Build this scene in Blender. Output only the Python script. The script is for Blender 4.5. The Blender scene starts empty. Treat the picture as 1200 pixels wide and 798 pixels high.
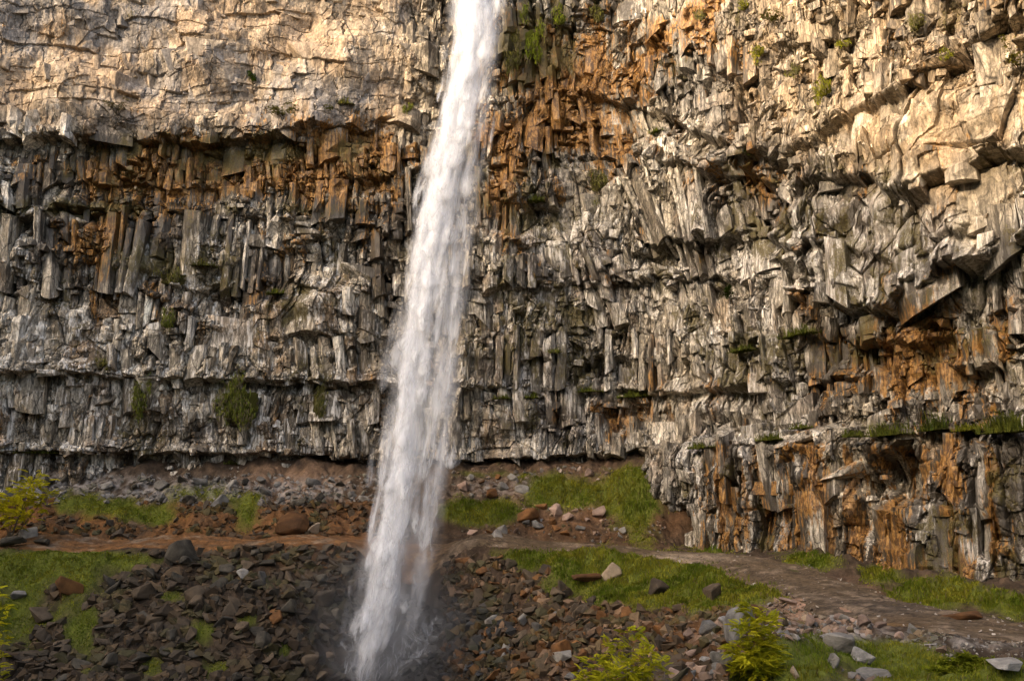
import bpy, bmesh, math, random
import numpy as np
from mathutils import Vector, Matrix, Euler

random.seed(7)
RNG = np.random.default_rng(11)
F32 = np.float32
SC = bpy.context.scene
COL = SC.collection

# ------------------------------------------------------------------ camera
FPX = 1150.0
HORIZON = 585.0
PITCH = math.atan((HORIZON - 399.0) / FPX)
CP, SP = math.cos(PITCH), math.sin(PITCH)
cam_data = bpy.data.cameras.new('camera')
cam = bpy.data.objects.new('camera', cam_data)
COL.objects.link(cam)
cam_data.sensor_width = 36.0
cam_data.lens = 36.0 * FPX / 1200.0
cam_data.clip_end = 2000
cam.rotation_euler = (math.pi / 2 + PITCH, 0, 0)
SC.camera = cam


def at(px, py, depth):
    """a world point seen at px,py of the 1200x798 photograph, depth metres ahead (world y)"""
    a = (px - 600.0) / FPX
    b = (399.0 - py) / FPX
    y = CP - b * SP
    z = SP + b * CP
    k = depth / y
    return np.array([a * k, depth, z * k])


def to_px(x, y, z):
    zc = y * CP + z * SP
    yc = -y * SP + z * CP
    return 600.0 + FPX * x / zc, 399.0 - FPX * yc / zc


# ------------------------------------------------------------------ noise
_perm = np.random.default_rng(3).permutation(4096).astype(np.int32)
_rnd = np.random.default_rng(4).random((8, 4096)).astype(F32)
_ga = (np.random.default_rng(5).random(4096) * 2 * np.pi).astype(F32)
_gx, _gy = np.cos(_ga).astype(F32), np.sin(_ga).astype(F32)


def hsh(i, j, seed=0):
    return _perm[(_perm[(i + seed * 131) & 4095] + j * 7 + seed * 17) & 4095]


def perlin(u, v, seed=0):
    u = np.asarray(u, F32); v = np.asarray(v, F32)
    iu = np.floor(u).astype(np.int32); iv = np.floor(v).astype(np.int32)
    fu = u - iu; fv = v - iv
    su = fu * fu * fu * (fu * (fu * 6 - 15) + 10)
    sv = fv * fv * fv * (fv * (fv * 6 - 15) + 10)
    def g(a, b):
        h = hsh(iu + a, iv + b, seed)
        return _gx[h] * (fu - a) + _gy[h] * (fv - b)
    n0 = g(0, 0); n0 += su * (g(1, 0) - n0)
    n1 = g(0, 1); n1 += su * (g(1, 1) - n1)
    return (n0 + sv * (n1 - n0)) * F32(1.5)


def fbm(u, v, seed=0, octaves=4, gain=0.5):
    t = np.zeros(np.shape(u), F32); a = 1.0; f = 1.0
    for k in range(octaves):
        t += F32(a) * perlin(u * F32(f), v * F32(f), seed + 13 * k)
        a *= gain; f *= 2.03
    return t


def voro(u, v, seed=0, jit=0.95):
    """nearest cell: F1, F2, id, offsets to the cell's point"""
    u = np.asarray(u, F32); v = np.asarray(v, F32)
    iu = np.floor(u).astype(np.int32); iv = np.floor(v).astype(np.int32)
    F1 = np.full(u.shape, 1e9, F32); F2 = F1.copy()
    ID = np.zeros(u.shape, np.int32); OX = np.zeros(u.shape, F32); OY = np.zeros(u.shape, F32)
    for a in (-1, 0, 1):
        for b in (-1, 0, 1):
            h = hsh(iu + a, iv + b, seed)
            dx = u - (iu + a + 0.5 + (_rnd[0][h] - 0.5) * jit)
            dy = v - (iv + b + 0.5 + (_rnd[1][h] - 0.5) * jit)
            d = dx * dx + dy * dy
            near = d < F1
            F2 = np.where(near, F1, np.minimum(F2, d))
            F1 = np.where(near, d, F1)
            ID = np.where(near, h, ID); OX = np.where(near, dx, OX); OY = np.where(near, dy, OY)
    return np.sqrt(F1), np.sqrt(F2), ID, OX, OY


def smooth(a, b, x):
    t = np.clip((x - a) / (b - a), 0, 1)
    return t * t * (3 - 2 * t)


def lerp(a, b, t):
    return a + (b - a) * t


def mixc(c, col, m):
    """mix colour array c (n,3) towards col by mask m"""
    c += (np.asarray(col, F32) - c) * m[..., None]


# ------------------------------------------------------------------ object helpers
def tag(o, label=None, cat=None, group=None, kind=None):
    if label: o['label'] = label
    if cat: o['category'] = cat
    if group: o['group'] = group
    if kind: o['kind'] = kind
    return o


def link(name, me, parent=None):
    o = bpy.data.objects.new(name, me)
    COL.objects.link(o)
    if parent is not None: o.parent = parent
    return o


def np_mesh(name, co, quads, mat=None, cols=None, smooth_shade=False):
    """mesh from numpy vertices (n,3) and faces (m,k)"""
    me = bpy.data.meshes.new(name)
    n, (m, k) = len(co), quads.shape
    me.vertices.add(n); me.loops.add(m * k); me.polygons.add(m)
    me.vertices.foreach_set('co', np.ascontiguousarray(co, F32).ravel())
    me.loops.foreach_set('vertex_index', np.ascontiguousarray(quads, np.int32).ravel())
    me.polygons.foreach_set('loop_start', np.arange(0, m * k, k, dtype=np.int32))
    me.polygons.foreach_set('loop_total', np.full(m, k, np.int32))
    me.polygons.foreach_set('use_smooth', np.full(m, smooth_shade, bool))
    me.update(calc_edges=True)
    if cols is not None:
        a = me.color_attributes.new('tint', 'FLOAT_COLOR', 'POINT')
        c4 = np.ones((n, 4), F32); c4[:, :3] = cols
        a.data.foreach_set('color', c4.ravel())
    if mat: me.materials.append(mat)
    return me


def grid_faces(nr, nc, flip=False):
    i = np.arange(nr * nc, dtype=np.int32).reshape(nr, nc)
    q = np.stack([i[:-1, :-1], i[:-1, 1:], i[1:, 1:], i[1:, :-1]], -1).reshape(-1, 4)
    return q[:, ::-1] if flip else q


# ------------------------------------------------------------------ materials
def new_mat(name):
    m = bpy.data.materials.new(name); m.use_nodes = True
    nt = m.node_tree; nt.nodes.clear()
    return m, nt, nt.nodes, nt.links


def tint_mat(name, rough=0.85, scale=6.0, var=0.35, bump=0.4, bscale=9.0, bdist=0.05, spec=0.3, stretch=1.0, attr='tint'):
    """vertex tint varied by fine noise, with noise bump"""
    m, nt, N, L = new_mat(name)
    out = N.new('ShaderNodeOutputMaterial'); b = N.new('ShaderNodeBsdfPrincipled')
    L.new(b.outputs[0], out.inputs[0])
    b.inputs['Roughness'].default_value = rough
    b.inputs['Specular IOR Level'].default_value = spec
    tc = N.new('ShaderNodeTexCoord'); mp = N.new('ShaderNodeMapping')
    mp.inputs['Scale'].default_value = (1, 1, stretch)
    L.new(tc.outputs['Object'], mp.inputs[0])
    at_ = N.new('ShaderNodeAttribute'); at_.attribute_name = attr
    n1 = N.new('ShaderNodeTexNoise'); n1.inputs['Scale'].default_value = scale; n1.inputs['Detail'].default_value = 6
    n1.inputs['Roughness'].default_value = 0.7
    L.new(mp.outputs[0], n1.inputs['Vector'])
    mr = N.new('ShaderNodeMapRange'); mr.inputs[1].default_value = 0.25; mr.inputs[2].default_value = 0.75
    mr.inputs[3].default_value = 1 - var; mr.inputs[4].default_value = 1 + var
    L.new(n1.outputs[0], mr.inputs[0])
    mx = N.new('ShaderNodeMix'); mx.data_type = 'RGBA'; mx.blend_type = 'MULTIPLY'; mx.inputs[0].default_value = 1
    L.new(at_.outputs['Color'], mx.inputs[6]); L.new(mr.outputs[0], mx.inputs[7])
    L.new(mx.outputs[2], b.inputs['Base Color'])
    n2 = N.new('ShaderNodeTexNoise'); n2.inputs['Scale'].default_value = bscale; n2.inputs['Detail'].default_value = 8
    n2.inputs['Roughness'].default_value = 0.65
    L.new(mp.outputs[0], n2.inputs['Vector'])
    bp = N.new('ShaderNodeBump'); bp.inputs['Strength'].default_value = bump; bp.inputs['Distance'].default_value = bdist
    L.new(n2.outputs[0], bp.inputs['Height']); L.new(bp.outputs[0], b.inputs['Normal'])
    return m

# ------------------------------------------------------------------ cliff
PLAN = np.array([(-90, 48), (-60, 58), (-42, 63), (-30, 65), (-15, 66.5), (-4, 67.5), (3, 67.5), (8, 65.5), (11.5, 62),
                 (14.2, 56), (17.2, 49), (19.6, 42), (21.8, 35), (24.5, 27), (28, 17), (34, 5), (40, -6)], float)


def resample(poly, n=4000, sigma=50):
    d = np.r_[0, np.cumsum(np.hypot(*np.diff(poly, axis=0).T))]
    t = np.linspace(0, d[-1], n)
    x = np.interp(t, d, poly[:, 0]); y = np.interp(t, d, poly[:, 1])
    k = np.exp(-0.5 * (np.arange(-3 * sigma, 3 * sigma + 1) / sigma) ** 2); k /= k.sum()
    pad = 3 * sigma
    def sm(a):
        ap = np.r_[2 * a[0] - a[pad:0:-1], a, 2 * a[-1] - a[-2:-pad - 2:-1]]
        return np.convolve(ap, k, 'valid')
    x, y = sm(x), sm(y)
    s = np.r_[0, np.cumsum(np.hypot(np.diff(x), np.diff(y)))]
    return s, x, y


PS, PX, PY = resample(PLAN)
PTX = np.gradient(PX, PS); PTY = np.gradient(PY, PS)
_l = np.hypot(PTX, PTY); PNX, PNY = PTY / _l, -PTX / _l            # outward (towards the bowl)
s_at = lambda x0: float(np.interp(x0, PX[:3800], PS[:3800]))

BX = np.array([-100, 0, 100, 200, 300, 400, 480, 560, 640, 720, 800, 880, 940, 1000, 1060, 1100, 1160, 1200, 1300], float)
BEDS = np.array([
    [75, 75, 78, 72, 65, 62, 60, 50, 40, 40, 70, 110, 100, 70, 40, 20, -10, -30, -80],
    [165, 165, 165, 172, 165, 150, 140, 130, 120, 120, 150, 190, 195, 158, 135, 112, 75, 55, 20],
    [215, 213, 213, 218, 218, 212, 205, 195, 188, 190, 200, 215, 225, 215, 232, 234, 212, 193, 150],
    [250, 250, 248, 250, 255, 262, 270, 285, 290, 300, 290, 280, 290, 300, 310, 300, 270, 250, 210],
    [350, 345, 345, 345, 340, 345, 345, 340, 335, 330, 330, 330, 340, 368, 366, 340, 312, 295, 240],
    [405, 405, 408, 410, 402, 400, 395, 390, 388, 385, 395, 400, 402, 405, 410, 400, 390, 380, 340],
    [437, 438, 440, 445, 447, 450, 452, 455, 456, 458, 462, 455, 450, 445, 440, 435, 430, 425, 400],
    [528, 528, 530, 530, 532, 535, 540, 540, 538, 530, 522, 515, 508, 505, 500, 497, 492, 488, 470]], float)
OX_ = np.array([0, 200, 400, 560, 745, 772, 800, 900, 1000, 1100, 1200], float)
OFFS = np.array([
    [.8, .8, .6, .8, 1.8, 2.1, 2.3, 2.6, 2.9, 3.1, 3.1],
    [1., 1., .8, .6, 1.4, 1.7, 1.9, 2.3, 2.8, 3.0, 3.0],
    [.4, .2, .2, .2, .9, 1.2, 1.4, 1.6, 2.5, 2.7, 2.6],
    [.6, .5, .4, .7, 1.2, 1.3, 1.4, 1.2, 2.0, 2.0, 1.8],
    [.2, .3, .5, .9, 1.3, 1.1, 1.0, .9, 2.1, 2.2, 1.7],
    [.3, .4, 1.0, .5, .4, .2, .1, .3, -.1, -.1, .5],
    [.2, .4, .8, .3, -.3, 0., .1, .6, .1, -.1, .4],
    [.5, .3, .3, .7, .6, .7, .7, .7, .1, -.1, .1],
    [-.3, -.4, -.5, -.3, -.1, 2.3, 2.9, 3.1, 2.8, 2.7, 2.4]], float)


def axis(pairs):
    """coordinate lines from (start, end, step) runs"""
    out = []
    for a, b, st in pairs:
        out.append(np.linspace(a, b, max(2, int(round((b - a) / st)) + 1))[:-1])
    out.append([pairs[-1][1]])
    return np.concatenate(out)


def shard_lib(seed, n, kind, bevel):
    """broken prisms and blocks about one metre in every direction (x along the wall, y out of it, z up)"""
    rng = np.random.default_rng(seed)
    out = []
    for i in range(n):
        bm = bmesh.new()
        if kind == 'column':
            m = int(rng.integers(5, 8))
            an = np.sort(np.linspace(0, 2 * np.pi, m, endpoint=False) + rng.uniform(-.3, .3, m)) + rng.uniform(0, 6.28)
            ra = rng.uniform(.42, .60, m)
            X, Y = np.cos(an) * ra, np.sin(an) * ra
            st, sb = rng.normal(0, .28, 2), rng.normal(0, .30, 2)
            k = rng.uniform(.72, 1.0); sh = rng.normal(0, .06, 2)
            for x, y in zip(X, Y):
                bm.verts.new((x, y, -.5 + sb[0] * x + sb[1] * y))
                bm.verts.new((x * k + sh[0], y * k + sh[1], .5 + st[0] * x + st[1] * y))
            if rng.random() < .5:
                j = int(rng.integers(0, m)); bm.verts.new((X[j] * 1.08, Y[j] * 1.08, rng.uniform(-.3, .3)))
        else:
            for x in (-.5, .5):
                for y in (-.5, .5):
                    for z in (-.5, .5):
                        f = rng.uniform(.62, 1.0, 3) if rng.random() < .75 else rng.uniform(.2, .6, 3)
                        bm.verts.new((x * f[0], y * f[1], z * f[2]))
            for _ in range(3):
                p = rng.normal(size=3); p /= np.abs(p).max(); bm.verts.new(p * .5 * rng.uniform(.8, 1))
        bmesh.ops.convex_hull(bm, input=bm.verts[:])
        bmesh.ops.delete(bm, geom=[v for v in bm.verts if not v.link_faces], context='VERTS')
        bmesh.ops.dissolve_limit(bm, angle_limit=0.12, verts=bm.verts[:], edges=bm.edges[:])
        if bevel: bmesh.ops.bevel(bm, geom=bm.edges[:], offset=bevel, segments=1, affect='EDGES')
        bmesh.ops.triangulate(bm, faces=bm.faces[:]); bmesh.ops.recalc_face_normals(bm, faces=bm.faces[:])
        bm.verts.index_update()
        out.append((np.array([v.co[:] for v in bm.verts], F32), np.array([[v.index for v in f.verts] for f in bm.faces], np.int32)))
        bm.free()
    return out


def z_of_line(S_, bx, by, ys):
    """height on the wall at which the bed line ys(px) runs, for each s"""
    z = np.full(len(S_), 10.0)
    for _ in range(4):
        px, _p = to_px(bx, by, z)
        py = np.interp(np.clip(px, -100, 1300), BX, ys)
        b = (399 - py) / FPX
        z = by * (SP + b * CP) / (CP - b * SP)
    return z


def build_columns(S, Z, bx, by, nx, ny, macro, G, rng):
    """rows of close-set prisms, snapped across, standing in the beds"""
    def look(arr, si, zi):
        i = np.clip(np.searchsorted(S, si), 0, len(S) - 1); j = np.clip(np.searchsorted(Z, zi), 0, len(Z) - 1)
        return arr[j, i]
    sa, sb = s_at(-43), s_at(25.8)
    sg = np.arange(sa, sb, .1)
    gx, gy = np.interp(sg, S, bx), np.interp(sg, S, by)
    ok = gy > 12
    lines = [np.full(len(sg), 39.5)]
    ys_all = [None] + [BEDS[k] for k in range(8)]
    for k in range(8):
        lines.append(z_of_line(sg, gx, np.maximum(gy, 12), BEDS[k]))
    foot = z_of_line(sg, gx, np.maximum(gy, 12), np.interp(BX, [-100, 0, 200, 480, 760, 775, 850, 920, 1000, 1100, 1200, 1300], [590, 590, 570, 566, 556, 650, 655, 662, 680, 704, 720, 760]))
    lines.append(foot)
    slots = []                                                          # s0, s1, z0, z1, row id, bed
    rid = 0
    for k in range(9):
        top, bot = lines[k], lines[k + 1]
        hgt = np.median(np.maximum(top - bot, .2))
        nsub = max(1, int(round(hgt / (2.0 if k else 2.4))))
        cuts = [top]
        for q in range(1, nsub):
            t = q / nsub + (.34 / nsub) * perlin(sg / 5.0, sg * 0 + 7 * rid + q, 300 + k)
            cuts.append(top + (bot - top) * np.clip(t + .10 * perlin(sg / 1.6, sg * 0 + 11 * rid + q, 340 + k), .05, .95))
        cuts.append(bot)
        for q in range(nsub):
            rid += 1
            s_ = sa + rng.random()
            while s_ < sb:
                wide = .92 * math.exp(rng.normal(0, .45))
                if rng.random() < .22: wide *= .5
                i = min(len(sg) - 1, int((s_ - sa) / .1))
                px = float(to_px(gx[i], max(gy[i], 12), (cuts[q][i] + cuts[q + 1][i]) / 2)[0])
                if 975 < px < 1185 and k in (3, 4): wide *= 2.3
                if k == 8 and px > 770: wide *= 1.7
                slots.append((s_, s_ + wide, cuts[q + 1][i], cuts[q][i], rid, k, px))
                s_ += wide
    A = np.array(slots)
    s0, s1, z0, z1, row, bed, px = A.T
    # groups of columns reach above or below their row's line together
    j0 = .30 * perlin(s0 / 1.3, row * 3.7, 310) + rng.normal(0, .16, len(A)); j1 = .30 * perlin(s0 / 1.3, row * 3.7 + 9, 311) + rng.normal(0, .16, len(A))
    z0, z1 = z0 + j0 - .12, z1 + j1 + .12
    keep = (z1 - z0 > .35) & (px > -60) & (px < 1290)
    s0, s1, z0, z1, row, bed, px = (q[keep] for q in (s0, s1, z0, z1, row, bed, px))
    # snap into segments
    seg = []
    for i in range(len(s0)):
        zt = z1[i]; H = z1[i] - z0[i]
        big = 975 < px[i] < 1185 and bed[i] in (3, 4)
        while zt > z0[i] + .15:
            L = H if (big or rng.random() < .45 or (bed[i] == 8 and rng.random() < .6)) else rng.uniform(.5, 2.6)
            if zt - L < z0[i] + .3: L = zt - z0[i]
            seg.append((s0[i], s1[i], zt - L, zt, row[i], bed[i], px[i], z0[i], z1[i], i))
            zt -= L
    A = np.array(seg); s0, s1, z0, z1, row, bed, px, r0, r1, cid = A.T
    n = len(A)
    w = s1 - s0; sm = (s0 + s1) / 2; zm = (z0 + z1) / 2
    tz, bl, sf = look(G['tan'], sm, zm), look(G['blocky'], sm, zm), look(G['smooth'], sm, zm)
    band = fbm(sm / 4.0, zm / 2.0, 320, 3)
    drop = rng.random(n) < np.clip(.16 + .9 * np.clip(band - .05, 0, 1) * (1 - sf), .12, .75)
    keep = (rng.random(n) > tz * .93) & ~drop & ~((sf > .5) & (rng.random(n) < np.where((px > 975) & (bed < 5) & (w > 1.3), .6, .93))) & ~((bed == 8) & (px > 770) & (rng.random(n) < .45)) & (rng.random(n) > .45 * (bl - tz).clip(0, 1))
    s0, s1, z0, z1, row, bed, px, r0, r1, cid, w, sm, zm, tz, sf = (q[keep] for q in (s0, s1, z0, z1, row, bed, px, r0, r1, cid, w, sm, zm, tz, sf))
    n = len(s0)
    # lean, the same for neighbours of a row
    reg = smooth(600, 700, px) * smooth(960, 880, px) * smooth(420, 520, px * 0 + 500)
    colr_ = _rnd[2][(cid.astype(int) * 37) & 4095]
    ang = .24 * perlin(sm / 7, row * 5.3, 330) + .10 * perlin(sm / 2.4, row * 5.3, 332) + .05 * (colr_ - .5) + .34 * reg * (bed >= 2) * (bed <= 5) + .10 * reg * (bed == 6)
    colr = rng.random((int(cid.max()) + 1, 6))[cid.astype(int)]          # per column
    off = -.10 + (.34 * perlin(sm / 2.0, row * 3.1, 331) + .26 * (colr[:, 0] - .5) + rng.normal(0, .09, n)) * (1 - .4 * tz)
    front = look(macro, sm, np.clip(zm, r0, r1)) + off
    # rings of six points at five levels
    LV = np.array([0, .22, .5, .8, 1.0])
    gap = np.minimum(.035, .05 * w)
    xs = np.stack([-.5 * w + gap, -.5 * w + gap, (-.22 + .12 * (colr[:, 1] - .5)) * w, (.20 + .14 * (colr[:, 2] - .5)) * w, .5 * w - gap, .5 * w - gap], -1)
    y1 = -.10 - .50 * colr[:, 3] ; y4 = -.10 - .50 * colr[:, 4]
    yb = np.stack([-1.6 + 0 * w, y1 * w.clip(.3, 1.1), .10 * w * (colr[:, 5] - .3), .10 * w * (.7 - colr[:, 5]), y4 * w.clip(.3, 1.1), -1.6 + 0 * w], -1)
    pitch = rng.normal(-.02, .12, n)
    zc = z0[:, None] + (z1 - z0)[:, None] * LV[None]
    cutb = rng.normal(0, .42, (n, 2)); cutt = rng.normal(0, .26, (n, 2))
    P = np.zeros((n, 5, 6, 3))
    for l, t in enumerate(LV):
        x = xs + rng.normal(0, .022, (n, 6)) * np.array([0, 1, 1, 1, 1, 0])
        y = yb + rng.normal(0, .035, (n, 6)) * np.array([0, 1, 1, 1, 1, 0])
        chip = (rng.random((n, 6)) < (.25 if l in (0, 4) else .10)) * np.array([0, 1, 1, 1, 1, 0])
        y = y - chip * rng.uniform(.08, .38, (n, 6)) * w[:, None].clip(.25, 1)
        zz = np.repeat(zc[:, l][:, None], 6, 1)
        if l == 0: zz = zz + cutb[:, :1] * x + cutb[:, 1:] * (y + .4) * .6
        if l == 4: zz = zz + cutt[:, :1] * x + cutt[:, 1:] * (y + .4) * .6
        zz = zz + rng.normal(0, .03, (n, 6)) * (1 if l in (1, 2, 3) else .3)
        y = y + pitch[:, None] * (zz - zm[:, None])
        xx = x - np.tan(ang)[:, None] * (zz - ((r0 + r1) / 2)[:, None])
        P[:, l, :, 0] = xx; P[:, l, :, 1] = y; P[:, l, :, 2] = zz
    sv = sm[:, None, None] + P[..., 0]
    nx_, ny_ = np.interp(sv, S, nx), np.interp(sv, S, ny)
    X = np.interp(sv, S, bx) + nx_ * (front[:, None, None] + P[..., 1]); Y = np.interp(sv, S, by) + ny_ * (front[:, None, None] + P[..., 1])
    V = np.stack([X, Y, P[..., 2]], -1).reshape(n, 30, 3)
    f = []
    for l in range(4):
        for j in range(5):
            a0, a1, b0, b1 = l * 6 + j, l * 6 + j + 1, l * 6 + 6 + j, l * 6 + 7 + j
            f += [(a0, a1, b1), (a0, b1, b0)] if (l + j) % 2 else [(a0, a1, b0), (a1, b1, b0)]
    f += [(0, j + 1, j) for j in range(1, 5)] + [(24, 24 + j, 25 + j) for j in range(1, 5)]
    f = np.array(f)
    Fc = (f[None] + (np.arange(n) * 30)[:, None, None]).reshape(-1, 3)
    si, zi = sv.ravel(), P[..., 2].ravel()
    return V.reshape(-1, 3), Fc, si, zi, np.repeat(colr, 30, 0), np.repeat(rng.random((n, 4)), 30, 0), look


def build_blocks(S, Z, bx, by, nx, ny, macro, G, rng):
    """small broken blocks wedged between the columns and over the rubbly massifs"""
    blks_b = shard_lib(3, 40, 'block', .022); blks_s = shard_lib(4, 30, 'block', 0)
    def look(arr, si, zi):
        i = np.clip(np.searchsorted(S, si), 0, len(S) - 1); j = np.clip(np.searchsorted(Z, zi), 0, len(Z) - 1)
        return arr[j, i]
    sa, sb = s_at(-43), s_at(25.5)
    V, Fc, SI, ZI, R1 = [], [], [], [], []; nv = 0
    for cw, ch, sg, lib, share, ex in [(2.0, 1.2, .16, blks_b, .50, -.10), (1.1, .7, .15, blks_b, .40, -.10), (.6, .4, .13, blks_b, .22, -.06), (.32, .22, .10, blks_s, .14, -.02)]:
        gs, gz = np.meshgrid(np.arange(sa, sb, cw), np.arange(-6.5, 38, ch))
        gs = (gs + cw * rng.uniform(-.5, .5, gs.shape)).ravel(); gz = (gz + ch * rng.uniform(-.5, .5, gz.shape)).ravel()
        X0 = np.interp(gs, S, bx); Y0 = np.interp(gs, S, by)
        px, py = to_px(X0, Y0, gz)
        tz, bl, sf = look(G['tan'], gs, gz), look(G['blocky'], gs, gz), look(G['smooth'], gs, gz)
        band = fbm(gs / 4.0, gz / 2.0, 320, 3)
        keep = rng.random(len(gs)) < share * np.clip(bl * (1 - .5 * tz * (cw < 1)) * (1 - .75 * tz * (cw < .6)) + .5 * tz * (cw > 1) + 1.6 * np.clip(band - .05, 0, 1) * (cw < 1) + .06, 0, 1) * (1 - .95 * sf)
        keep &= (px > -50) & (px < 1275) & (py > -45) & (py < 720)
        gs, gz, px, tz = gs[keep], gz[keep], px[keep], tz[keep]
        n = len(gs)
        w = cw * np.exp(rng.normal(0, .25, n)) * 1.15; h = ch * np.exp(rng.normal(0, .3, n)) * 1.2
        dp = np.minimum(w, h * 1.8) * rng.uniform(.9, 1.4, n)
        m = look(macro, gs, gz) + rng.normal(0, sg, n) * (1 - .4 * tz) + ex - .02 * tz - .10
        ang = .16 * perlin(gs / 5, gz / 5, 21) + rng.normal(0, .12, n); pit = rng.normal(.03, .12, n); yaw = rng.normal(0, .35, n)
        nx_, ny_ = np.interp(gs, S, nx), np.interp(gs, S, ny)
        X0, Y0 = np.interp(gs, S, bx), np.interp(gs, S, by)
        cen = np.stack([X0 + nx_ * (m - dp * .42), Y0 + ny_ * (m - dp * .42), gz], -1)
        T = np.stack([-ny_, nx_, 0 * nx_], -1); Nn = np.stack([nx_, ny_, 0 * nx_], -1); U = np.array([0, 0, 1.0])
        ax_z = U * np.cos(ang)[:, None] - T * np.sin(ang)[:, None] + Nn * np.sin(pit)[:, None]
        ax_z /= np.linalg.norm(ax_z, axis=1)[:, None]
        ax_x = T * np.cos(ang)[:, None] + U * np.sin(ang)[:, None]
        ax_y = np.cross(ax_z, ax_x); ax_y /= np.linalg.norm(ax_y, axis=1)[:, None]
        cy_, sy_ = np.cos(yaw), np.sin(yaw)
        pick = rng.integers(0, len(lib), n); rr = rng.random((n, 6))
        for b, (v, f) in enumerate(lib):
            k = np.nonzero(pick == b)[0]
            if not len(k): continue
            lx = (v[None, :, 0] * cy_[k][:, None] - v[None, :, 1] * sy_[k][:, None]) * w[k][:, None]
            ly = (v[None, :, 0] * sy_[k][:, None] + v[None, :, 1] * cy_[k][:, None]) * dp[k][:, None]
            lz = v[None, :, 2] * h[k][:, None]
            P = cen[k][:, None] + lx[..., None] * ax_x[k][:, None] + ly[..., None] * ax_y[k][:, None] + lz[..., None] * ax_z[k][:, None]
            V.append(P.reshape(-1, 3)); SI.append((gs[k][:, None] + lx).ravel()); ZI.append((gz[k][:, None] + lz).ravel()); R1.append(np.repeat(rr[k], len(v), 0))
            Fc.append((f[None] + (np.arange(len(k)) * len(v))[:, None, None] + nv).reshape(-1, 3)); nv += len(k) * len(v)
    return np.vstack(V), np.vstack(Fc), np.concatenate(SI), np.concatenate(ZI), np.vstack(R1)


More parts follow.
